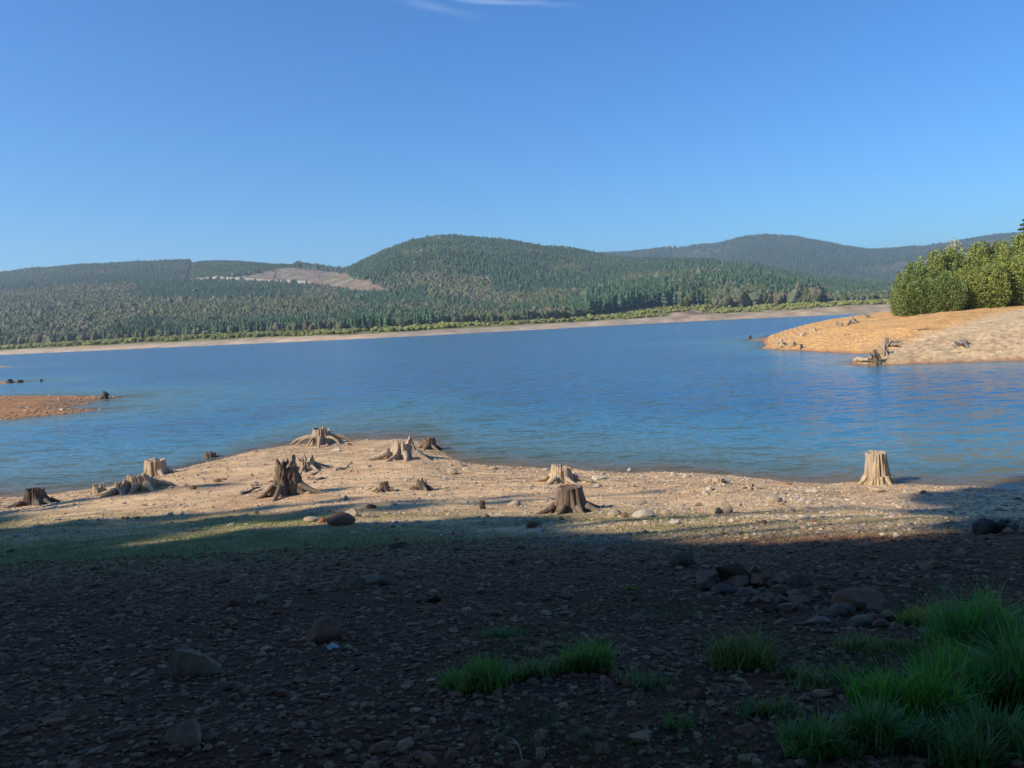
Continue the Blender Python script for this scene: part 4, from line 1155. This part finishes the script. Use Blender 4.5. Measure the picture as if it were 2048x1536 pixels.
# ------------------------------------------------------------------ gravel
def gravel():
    r = np.random.default_rng(77)
    def peb(seed, sub, fl):
        V, F = rock_mesh(seed, 5, sub, 0.2, fl, 0.5)
        return V, F
    fine = [peb(i, 2 if i < 0 else 1, 0.55) for i in range(6)]
    pal_shaded = np.array([[0.17, 0.078, 0.036], [0.23, 0.118, 0.056], [0.18, 0.080, 0.038], [0.13, 0.062, 0.032], [0.27, 0.16, 0.085]])  # brown bank pebbles, with shade painted into the tones
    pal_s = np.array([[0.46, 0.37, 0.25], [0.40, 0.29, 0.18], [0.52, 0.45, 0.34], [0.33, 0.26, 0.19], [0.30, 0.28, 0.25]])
    sets = []
    # near bank
    n = 40000
    Y = 1.7 + 10.5 * r.random(n) ** 1.25
    X = r.uniform(-1.0, 1.0, n) * Y
    S = np.exp(r.normal(math.log(0.015), 0.42, n)) * np.interp(Y, [2, 5, 12], [0.75, 1.05, 1.6])
    col = pal_shaded[r.integers(0, 5, n)] * r.uniform(0.7, 1.35, (n, 1))
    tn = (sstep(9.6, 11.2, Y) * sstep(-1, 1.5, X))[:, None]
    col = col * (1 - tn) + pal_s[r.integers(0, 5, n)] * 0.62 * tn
    sets.append(('gravel_bank', 'fine brown flat gravel covering the shaded bank, with shade painted into its colour', X, Y, S, col, z_near))
    # sunlit beach
    n = 42000
    X = r.uniform(-27, 24, n); Yf = r.uniform(0.42, 1.0, n)
    Y = shore_y(X) * (0.42 + 0.58 * (r.random(n) ** 0.8))
    dens = 0.35 + 0.65 * sstep(-0.2, 0.5, fbm(X * 0.5, Y * 1.1, 0, 3, 301)) + 0.5 * sstep(0.93, 1.0, Y / shore_y(X)) + 0.3 * (X > 0)
    k = (r.random(n) < dens) & (np.abs(X) < 1.0 * Y)
    X, Y = X[k], Y[k]; n = len(X)
    S = np.exp(r.normal(math.log(0.024), 0.5, n))
    col = pal_s[r.integers(0, 5, n)] * r.uniform(0.75, 1.25, (n, 1))
    dk = (1 - sstep(12, 16, Y + 5 * sstep(-3, 2, X)))[:, None]  # beach pebbles toned down toward the bank, continuing its painted shade
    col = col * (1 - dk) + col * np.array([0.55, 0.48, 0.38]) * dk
    sets.append(('gravel_beach', 'scattered tan pebbles over the sunlit beach sand', X, Y, S, col, z_near))
    # left spit rims
    n = 9000
    X = r.uniform(-64, -34, n); Y = r.uniform(56, 90, n)
    s = sdf(LEFT, X, Y)
    near_edge = sstep(4.2, 0.3, s) * (s > -0.1)
    k = (r.random(n) < near_edge * 0.9 + 0.08 * (s > 0)) & (s > -0.1)
    X, Y = X[k], Y[k]; n = len(X)
    S = np.exp(r.normal(math.log(0.075), 0.4, n))
    col = pal_s[r.integers(0, 5, n)] * r.uniform(0.65, 1.05, (n, 1))
    sets.append(('gravel_spit', 'pale cobble rim of the low rust brown spit', X, Y, S, col, z_left))
    # tan point
    n = 16000
    X = r.uniform(35, 85, n); Y = r.uniform(69, 128, n)
    dd = ((X - 46) * (-0.53) + (Y - 92) * 0.85)
    k = (sdf(PEN, X, Y) > 0.2) & ((dd < r.normal(-1, 2, n)) | (r.random(n) < 0.3))
    X, Y = X[k], Y[k]; n = len(X)
    S = np.exp(r.normal(math.log(0.05), 0.4, n))
    col = pal_s[r.integers(0, 5, n)] * r.uniform(0.8, 1.2, (n, 1))
    sets.append(('gravel_slope', 'fine pale gravel on the tan slope of the headland', X, Y, S, col, z_pen))
    for name, label, X, Y, S, col, zf in sets:
        n = len(X)
        SS = np.stack([S * r.uniform(0.8, 1.6, n), S * r.uniform(0.7, 1.2, n), S], -1)
        Z = zf(X, Y) + S * 0.12
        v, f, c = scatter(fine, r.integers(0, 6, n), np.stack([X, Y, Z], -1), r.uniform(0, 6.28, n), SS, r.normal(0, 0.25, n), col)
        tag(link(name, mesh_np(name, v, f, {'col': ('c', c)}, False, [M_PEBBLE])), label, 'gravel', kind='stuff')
gravel()

# ------------------------------------------------------------------ grass
def blades(r, X, Y, Z, L, W, lean, col, seg=3):
    """curved tapering blades as strips of quads"""
    n = len(X)
    yaw = r.uniform(0, 6.28, n); face = yaw + math.pi / 2 + r.normal(0, 0.3, n)
    t = np.linspace(0, 1, seg + 1)
    bend = lean[:, None] * t[None] ** 1.8 * L[:, None]
    hx = X[:, None] + np.cos(yaw)[:, None] * bend; hy = Y[:, None] + np.sin(yaw)[:, None] * bend
    hz = Z[:, None] + L[:, None] * t[None] * (1 - 0.28 * np.abs(lean)[:, None] * t[None])
    w = W[:, None] * (1 - t[None] ** 1.5 * 0.92) / 2
    ox, oy = np.cos(face)[:, None] * w, np.sin(face)[:, None] * w
    A = np.stack([hx - ox, hy - oy, hz], -1); B = np.stack([hx + ox, hy + oy, hz], -1)
    V = np.stack([A, B], 2).reshape(-1, 3)
    base = (np.arange(n) * 2 * (seg + 1))[:, None]
    k = np.arange(seg) * 2
    F = np.stack([base + k, base + k + 1, base + k + 3, base + k + 2], -1).reshape(-1, 4)
    return V, F, np.repeat(col, 2 * (seg + 1), 0)

def tuft(px, py, wpx, hpx, n, seed, label, colr=(0.055, 0.16, 0.03), dp=0.7):
    O = hit(px, py, z_near)
    u = O[1] / FPX
    r = np.random.default_rng(seed)
    Rr = wpx * u / 2
    rad = np.sqrt(r.random(n)) * Rr; a = r.uniform(0, 6.28, n)
    n = int(n * 0.55)
    rad, a = rad[:n], a[:n]
    nc = 18
    cl = r.integers(0, nc, n)
    cx, cy = r.uniform(-Rr, Rr, nc), r.uniform(-Rr, Rr, nc) * dp; ch = r.uniform(0.35, 1.25, nc)
    X = rad * np.cos(a) * 0.36 + cx[cl] * 0.72; Y = rad * np.sin(a) * dp * 0.36 + cy[cl] * 0.72
    X *= 1.0 / max(1e-6, np.percentile(np.abs(X), 97)) * Rr * 0.93; Y *= 1.0 / max(1e-6, np.percentile(np.abs(Y), 97)) * Rr * dp
    Z = z_near(O[0] + X, O[1] + Y) - O[2] - 0.01
    edge = np.clip(1 - (np.hypot(X, Y / dp) / Rr) ** 2, 0.12, 1)
    L = hpx * u * 0.85 * r.uniform(0.4, 1.2, n) * (0.7 + 0.3 * edge) * ch[cl]
    col = (np.array(colr) * 1.9 + np.array([0.03, 0, -0.01])) * r.uniform(0.6, 1.4, (n, 1)) * np.stack([r.uniform(0.7, 1.4, n), np.ones(n), r.uniform(0.7, 1.3, n)], -1)
    dry = r.random(n) < 0.13
    col[dry] = np.array([0.30, 0.25, 0.12]) * r.uniform(0.7, 1.2, (dry.sum(), 1))
    V, F, c = blades(r, X, Y, Z, L, np.full(n, 0.009) * r.uniform(0.7, 1.4, n) * (0.8 + O[1] * 0.08), r.uniform(0.1, 0.95, n), col, 4)
    o = link('grass_tuft', mesh_np('grass_tuft', V, F, {'col': ('c', c)}, False, [M_GRASS]), tuple(O))
    tag(o, label, 'grass tuft', 'grass tufts in the shaded gravel')

tuft(945, 1372, 150, 78, 2200, 1, 'bright green tuft at the left end of the grass clumps')
tuft(1060, 1352, 110, 55, 900, 2, 'thin green tuft between the two bright middle tufts', (0.07, 0.14, 0.035))
tuft(1170, 1335, 110, 80, 1500, 3, 'round green tuft, second bright one from the left', (0.06, 0.17, 0.03))
tuft(1490, 1330, 140, 95, 1500, 4, 'upright olive tuft below the rock pile', (0.09, 0.15, 0.035))
tuft(1260, 1180, 34, 24, 220, 5, 'tiny green tuft alone in the upper gravel', (0.07, 0.14, 0.035))
tuft(1000, 1270, 110, 24, 900, 6, 'low faint patch of short green above the bright left tuft', (0.07, 0.13, 0.04))
tuft(1300, 1370, 120, 46, 420, 7, 'sparse low tuft between the round tuft and the olive tuft', (0.07, 0.13, 0.04))
tuft(1355, 1450, 90, 46, 380, 8, 'small tuft with spread blades low in the middle gravel', (0.06, 0.14, 0.04))
tuft(1850, 1245, 120, 55, 1100, 9, 'yellow green tuft just right of the reddish boulder', (0.15, 0.21, 0.03))
tuft(1975, 1300, 190, 150, 5200, 10, 'tall dense green tuft at the right side', (0.055, 0.20, 0.035))
tuft(2060, 1400, 160, 170, 4200, 11, 'tall dark green tuft cut by the right edge', (0.045, 0.16, 0.03))
tuft(1660, 1360, 200, 52, 1300, 12, 'broad thin patch of olive grass below the rock pile', (0.08, 0.14, 0.04))
tuft(1830, 1420, 220, 110, 5200, 13, 'large bright green mound of grass in the lower right', (0.06, 0.21, 0.02))
tuft(1640, 1500, 150, 90, 2600, 14, 'green tuft at the bottom left of the large grass mound', (0.05, 0.16, 0.035))
tuft(1760, 1490, 150, 110, 2600, 15, 'dark green tuft in front of the large grass mound', (0.045, 0.14, 0.035))
tuft(1960, 1510, 220, 120, 3600, 16, 'dark straggly tuft in the bottom right corner', (0.04, 0.12, 0.03))
tuft(1740, 1300, 180, 50, 1300, 18, 'low ragged olive grass between the rock pile and the tall tuft', (0.09, 0.15, 0.04))
tuft(1930, 1400, 200, 120, 3600, 19, 'dense green tuft joining the mound to the right edge', (0.05, 0.18, 0.03))
tuft(1900, 1340, 150, 90, 2200, 20, 'bright green tuft below the yellow green one', (0.08, 0.2, 0.03))
tuft(1530, 1420, 130, 50, 600, 17, 'thin tuft left of the large grass mound', (0.06, 0.13, 0.04))

def sward():
    r = np.random.default_rng(9)
    n = 60000
    Y = r.uniform(9.0, 21, n); X = r.uniform(-0.76, 0.76, n) * Y
    g = fbm(X * 0.35, Y * 0.8, 0, 4, 71)
    w = sstep(9.0, 12, Y) * (1 - sstep(15.5, 20, Y + 2 * g + 0.22 * X)) * np.clip(0.55 + 1.1 * g - 0.03 * X, 0.04, 1)
    patch = np.exp(-(((X + 6.0) / 2.6) ** 2 + ((Y - 17.8) / 1.2) ** 2)) + np.exp(-(((X - 3.8) / 3.0) ** 2 + ((Y - 13.2) / 0.7) ** 2)) * 0.5
    k = r.random(n) < np.clip(w + patch, 0, 1)
    X, Y = X[k], Y[k]
    # sparse grass over the near right bank
    n2 = 15000
    Y2 = r.uniform(2.3, 6.2, n2); X2 = r.uniform(-0.05, 0.75, n2) * Y2
    k = r.random(n2) < sstep(-0.25, 0.45, fbm(X2 * 1.6, Y2 * 1.6, 0, 3, 411) + 0.35 * (X2 / Y2) - 0.05)
    X = np.concatenate([X, X2[k]]); Y = np.concatenate([Y, Y2[k]])
    n = len(X)
    Z = z_near(X, Y) - 0.005
    near = Y < 8
    L = np.where(near, r.uniform(0.03, 0.10, n), r.uniform(0.025, 0.075, n))
    W = np.where(near, 0.004, 0.011)
    col = np.where(near[:, None], np.array([0.06, 0.13, 0.035]), np.array([0.17, 0.22, 0.06])) * r.uniform(0.6, 1.4, (n, 1))
    V, F, c = blades(r, X, Y, Z, L, W, r.uniform(0.2, 1.1, n), col, 2)
    tag(link('grass', mesh_np('grass', V, F, {'col': ('c', c)}, False, [M_GRASS])), 'short sparse grass growing through the gravel and sand', 'grass', kind='stuff')
sward()

# ------------------------------------------------------------------ leafy trees
def crown_mesh(name, n, rx, rz, seed, leaf=0.3, base=0.0, col=(0.07, 0.12, 0.03), lobes=9, shape='round', mats=None, upright=0.0, rag=0.0):
    r = np.random.default_rng(seed)
    C, Q, col_l = [], [], []
    if shape == 'round':
        lc = r.normal(size=(lobes, 3)); lc /= np.linalg.norm(lc, axis=1)[:, None]
        lc = lc * r.uniform(0.2, 0.62, (lobes, 1)); lr = r.uniform(0.3, 0.55, lobes); tint = r.uniform(0.75, 1.25, lobes)
        li = r.integers(0, lobes, n)
        d = r.normal(size=(n, 3)); d /= np.linalg.norm(d, axis=1)[:, None]
        P = lc[li] + d * lr[li][:, None] * (r.random((n, 1)) ** 0.35) * (1 + 0.18 * noise(d[:, 0] * 3, d[:, 1] * 3, d[:, 2] * 3, seed)[:, None])
        P = P * np.array([rx, rx, rz]) + np.array([0, 0, base + rz])
        tn = tint[li]
    elif shape == 'bush':
        # many upright shoots from the ground, crown down to the ground
        ns = 46
        a = r.uniform(0, 6.28, ns); q = np.sqrt(r.random(ns)) * rx * 0.78
        sh = rz * 2 * np.sqrt(np.clip(1 - (q / rx) ** 2, 0.06, 1)) * r.uniform(0.88, 1.06, ns); tint = r.uniform(0.72, 1.3, ns)
        li = r.integers(0, ns, n)
        t = r.random(n) ** 0.75
        rad = rx * 0.38 * np.sin(np.pi * np.clip(t * 0.85 + 0.12, 0, 1)) ** 0.8
        b = r.uniform(0, 6.28, n); rr = rad * np.sqrt(r.random(n))
        P = np.stack([q[li] * np.cos(a[li]) * (0.85 + 0.3 * t) + rr * np.cos(b), q[li] * np.sin(a[li]) * (0.85 + 0.3 * t) + rr * np.sin(b), base + t * sh[li]], -1)
        tn = tint[li] * (0.85 + 0.3 * t)
    else:  # conifer whorls
        t = r.random(n) ** 1.35
        ring = np.floor(t * 22) / 22
        arm = (1 - t) ** 0.8 * rx * (0.75 + 0.35 * noise(ring * 40, 0, 0, seed))
        nb = 9
        b = (r.integers(0, nb, n) + noise(ring * 50, 1, 0, seed)) * 2 * math.pi / nb + r.normal(0, 0.12, n)
        q = arm * r.random(n) ** 0.6
        P = np.stack([q * np.cos(b), q * np.sin(b), base + ring * rz * 2 + 0.03 * rz - q * 0.28 + r.normal(0, 0.10, n)], -1)
        tn = r.uniform(0.8, 1.2, n)
    d1 = r.normal(size=(n, 3)); d1[:, 2] += upright * 2; d1 /= np.linalg.norm(d1, axis=1)[:, None]
    d2 = np.cross(d1, r.normal(size=(n, 3))); d2 /= np.linalg.norm(d2, axis=1)[:, None]
    s = leaf * r.uniform(0.6, 1.3, (n, 1))
    a_, b_ = d1 * s * 0.75, d2 * s * 0.36
    V = np.stack([P - a_, P + b_, P + a_, P - b_], 1).reshape(-1, 3)
    F = np.arange(4 * n).reshape(n, 4)
    c = np.array(col) * tn[:, None] * r.uniform(0.75, 1.3, (n, 1)) * np.stack([r.uniform(0.8, 1.25, n), np.ones(n), r.uniform(0.8, 1.2, n)], -1)
    return mesh_np(name, V, F, {'col': ('c', np.repeat(c, 4, 0))}, False, mats or [M_LEAF])

def trunk_mesh(h, r0, seed, limbs=6, crown_r=3.0, low=0.35):
    r = np.random.default_rng(seed)
    t = np.linspace(0, 1, 12)
    P = np.stack([0.03 * h * noise(t * 3, seed, 0, seed) * t, 0.03 * h * noise(t * 3, seed, 5, seed) * t, t * h - 0.3], -1)
    v, f, t3 = tube(P, r0 * (1 - 0.85 * t) * (1 + 0.6 * np.exp(-t * 18)), 10, seed)
    VV, FF, TT, base = [v], [f], [t3], len(v)
    for k in range(limbs):
        a = r.uniform(0, 6.28); z0 = h * r.uniform(low, 0.93)
        s = np.linspace(0, 1, 7)
        L = crown_r * r.uniform(0.5, 0.95)
        Q = np.stack([np.cos(a) * s * L, np.sin(a) * s * L, z0 + s ** 0.8 * L * 0.5], -1)
        v, f, t3 = tube(Q, r0 * 0.35 * (1 - 0.8 * s), 7, seed + k)
        VV.append(v); FF.append(f + base); TT.append(t3 + base); base += len(v)
    return mesh_np('trunk', np.concatenate(VV), [np.concatenate(FF), np.concatenate(TT)], None, True, [M_BARK])

# thicket on the headland: three bush shapes, 1 m base size, scaled per tree
BUSH = [crown_mesh('crown', 15000, 3.4, 4.5, 500 + i, 0.22, 0.0, [(0.22, 0.26, 0.075), (0.19, 0.245, 0.07), (0.26, 0.30, 0.075)][i], shape='bush', upright=0.5) for i in range(3)]
BTR = [trunk_mesh(7.5, 0.16, 600 + i, 7, 2.6, 0.1) for i in range(3)]
def bush(px, Y, top_y, i, label, wide=1.0, name='leafy_tree', group='trees of the headland thicket', base_z=None):
    X = Y * (px - 1024 - 8) / FPX
    z = float(z_pen(X, Y)) - 0.1
    el = (651 + (1024 - px) * 0.0472) - top_y
    H = CAM_H + el * Y / FPX - z
    k = H / 9.0
    o = bpy.data.objects.new(name, None); COL.objects.link(o)
    o.location = (X, Y, z); o.rotation_euler = (0, 0, px * 1.7); o.scale = (k * wide, k * wide, k)
    tag(o, label, 'tree', group)
    link('crown', BUSH[i], parent=o); link('trunk', BTR[i], parent=o)
bush(1832, 118, 545, 1, 'low dark green tree at the water end of the thicket')
bush(1816, 121, 568, 1, 'smallest dark shrubby tree at the tip of the thicket', 0.95)
bush(1842, 122, 522, 1, 'rounded dark green tree, second up the thicket edge')
bush(1868, 117, 555, 1, 'dark green front tree with foliage down to the orange sand', 1.15)
bush(1880, 124, 503, 0, 'olive green tree on the rising thicket edge')
bush(1905, 116, 540, 1, 'dark green front tree below the pale topped sapling', 1.15)
bush(1922, 125, 498, 0, 'olive tree behind the thicket front with even top')
bush(1950, 117, 530, 2, 'bright yellow green tree in the middle of the thicket', 1.1)
bush(1965, 126, 487, 0, 'tall olive tree in the upper middle of the thicket')
bush(1992, 116, 520, 2, 'yellow green front tree right of the brightest one', 1.1)
bush(2004, 125, 480, 2, 'tall yellow green tree near the right frame edge')
bush(2035, 117, 500, 2, 'yellow green front tree at the right frame edge', 1.1)
bush(2050, 125, 470, 0, 'tallest olive tree of the thicket at the right frame edge')
for k_, (px_, Y_, t_) in enumerate([(2085, 118, 500), (2095, 126, 468), (2140, 118, 485), (2150, 128, 462), (2190, 120, 480)]):
    bush(px_, Y_, t_, k_ % 3, 'thicket tree beyond the right edge of view', 1.1)
SAP = crown_mesh('crown', 1500, 1.5, 4.6, 520, 0.24, 1.0, (0.36, 0.36, 0.22), shape='bush', upright=0.8)
o_ = bpy.data.objects.new('sapling', None); COL.objects.link(o_)
o_.location = (131 * (1921 - 1024 - 8) / FPX, 131, 4.6); tag(o_, 'pale thin leaved sapling rising above the thicket skyline', 'tree')
o_.scale = (1.25, 1.25, 1.24)
link('crown', SAP, parent=o_); link('trunk', trunk_mesh(9.5, 0.1, 621, 8, 1.2, 0.4), parent=o_)

CONM = crown_mesh('crown', 15000, 4.2, 12.0, 530, 0.36, 1.5, (0.11, 0.125, 0.05), shape='conifer')
CONT = trunk_mesh(25.0, 0.38, 631, 0)
def fir(x, y, z, H, label, wide=1.0, group='tall trees behind the viewpoint', name='conifer_tree', rot=0.0):
    k = H / 25.5
    o = bpy.data.objects.new(name, None); COL.objects.link(o)
    o.location = (x, y, z); o.rotation_euler = (0, 0, rot); o.scale = (k * wide, k * wide, k)
    tag(o, label, 'tree', group)
    link('crown', CONM, parent=o); link('trunk', CONT, parent=o)
    return o
fir(152 * (2058 - 1024) / FPX, 152, 4.8, 18.8, 'dark conifer rising above the thicket at the right frame edge', 1.7, None)

# ------------------------------------------------------------------ the trees whose shade lies over the near bank
DEC = crown_mesh('crown', 17000, 5.0, 5.5, 540, 0.5, 0.0, (0.06, 0.10, 0.03), lobes=16)
DECT = trunk_mesh(17.0, 0.42, 641, 9, 4.0, 0.45)
DECS = trunk_mesh(17.0, 0.16, 642, 6, 1.8, 0.88)
HSUN = np.array([SUN_DIR.x, SUN_DIR.y]) / math.hypot(SUN_DIR.x, SUN_DIR.y)
TANE = math.tan(R(SUN_EL))
def shade_tree(gx, gy, rr, hc, label, name='leafy_tree', zs=1.0):
    """a broad tree whose crown throws its shade round the ground point (gx, gy)"""
    gz = float(z_near(gx, gy))
    x, y = gx + HSUN[0] * hc / TANE, gy + HSUN[1] * hc / TANE
    bz = float(z_near(x, y))
    o = bpy.data.objects.new(name, None); COL.objects.link(o)
    o.location = (x, y, bz); o.rotation_euler = (0, 0, gx * 2.1)
    tag(o, label, 'tree', 'tall trees behind the viewpoint')
    k = rr / 5.0
    c = link('crown', DEC, (0, 0, gz + hc - bz - 5.5 * k * zs), (0, 0, 0), (k, k, k * zs), parent=o)
    tz = (gz + hc - bz + 2) / 17.0
    link('trunk', DECS if zs < 0.7 else DECT, (0, 0, 0), (0, 0, 0), (tz, tz, tz), parent=o)
SH = 'broad leafy tree out of view whose shade covers the near bank'
for gx, gy, rr, hc, zs in [(15, 16.8, 4.6, 29, .45), (18.5, 19.6, 4.6, 30, .45), (12.6, 19.6, 3.2, 30, .45), (15.6, 21.2, 3.1, 31, .45), (9.6, 15.6, 2.3, 29, .45), (12, 13, 3.8, 28, .45), (8.9, 11.8, 2.7, 28, .45), (25, 18, 6, 26, .6), (20, 13.5, 5, 26, .5),
                           (9.8, 6.6, 4.9, 20, .5), (6.2, 8.0, 2.8, 24, .45), (16, 8.5, 6, 21, .6), (-0.6, 7.2, 4.4, 25, .45), (-0.4, 10.6, 2.3, 26, .45), (9.7, 13.6, 2.3, 28, .45), (2.5, 5.0, 5.4, 21, .5), (-1.3, 14.9, 2.7, 27, .45), (-5.0, 13.4, 3.1, 27, .45), (-2.5, 11.8, 3.2, 26, .45),
                           (-10.2, 15.4, 3.6, 27, .5), (-8.5, 9.6, 5.6, 23, .6), (-15.5, 13.6, 6.0, 24, .55), (-20.2, 18.0, 5.8, 25, .5), (-27, 21, 6.5, 25, .6), (-34, 22, 7, 25, .7),
                           (-10, 6, 6.5, 20, 1), (-18, 9, 6.5, 20, 1), (4.5, 1.5, 6.2, 17, 1), (12, 1.5, 6.5, 17, 1), (-4, 2.0, 6.5, 16, 1), (-13, 0, 6.5, 16, 1), (22, 4, 6.5, 18, 1), (-25, 12, 6.5, 20, .8), (-3, 7, 5, 22, .6), (5, 4, 5, 20, .5)]:
    shade_tree(gx, gy, rr, hc, SH, zs=zs)
# unseen canopy added behind and over the viewpoint to block sky light
def canopy_tree(x, y, rr, top):
    bz = float(z_near(x, y))
    o = bpy.data.objects.new('leafy_tree', None); COL.objects.link(o)
    o.location = (x, y, bz); o.rotation_euler = (0, 0, x)
    tag(o, 'leafy tree out of view, added behind the viewpoint to block sky light', 'tree', 'tall trees behind the viewpoint')
    k = rr / 5.0
    link('crown', DEC, (0, 0, top - bz - 11 * k), (0, 0, 0), (k, k, k), parent=o)
    tz = (top - bz - 3) / 17.0
    link('trunk', DECT, (0, 0, 0), (0, 0, 0), (tz, tz, tz), parent=o)
for x, y, rr, top in [(-5, -5.5, 5.4, 22), (4.5, -6, 5.4, 23), (13.5, -6, 6.0, 23), (-14, -6, 6.0, 22), (23, -2, 6.0, 23), (0, -12, 7, 24), (12, -14, 7, 24), (-12, -15, 7, 24), (24, -10, 7, 24), (-1.5, -4.0, 4.2, 20), (9, -4.6, 4.2, 20), (18, -2.5, 4.2, 20), (-10, -3.5, 4.4, 20)]:
    canopy_tree(x, y, rr, top)
# spires whose tips streak the sand
for gx, gy, H, wd in [(-9.0, 26.6, 31, 0.8), (-3.6, 21.8, 30, 0.85), (1.2, 22.2, 32, 0.6), (5.6, 23.2, 33, 0.4), (-12.5, 23.2, 29, 0.8), ]:
    gz = float(z_near(gx, gy))
    L = (H + 1.4) / TANE
    x, y = gx + HSUN[0] * L, gy + HSUN[1] * L
    bz = float(z_near(x, y))
    L = (H + bz - gz) / TANE
    fir(gx + HSUN[0] * L, gy + HSUN[1] * L, bz, H, 'tall conifer out of view whose tip shades the sand', wd, rot=gx)

# ------------------------------------------------------------------ air
def haze():
    import bmesh
    me = bpy.data.meshes.new('haze'); bm = bmesh.new()
    bmesh.ops.create_cube(bm, size=1.0); bm.to_mesh(me); bm.free()
    o = link('haze', me, (0, 5500, 290), (0, 0, 0), (28400, 17400, 620))
    m = bpy.data.materials.new('haze_air'); m.use_nodes = True
    nt = m.node_tree; nt.nodes.clear()
    out = nt.nodes.new('ShaderNodeOutputMaterial'); v = nt.nodes.new('ShaderNodeVolumePrincipled')
    v.inputs['Color'].default_value = (0.72, 0.86, 1.0, 1); v.inputs['Density'].default_value = 0.000115; v.inputs['Anisotropy'].default_value = 0.3
    nt.links.new(v.outputs[0], out.inputs['Volume'])
    me.materials.append(m)
    tag(o, 'thin blue haze over the lake and hills', 'haze', kind='stuff')
haze()
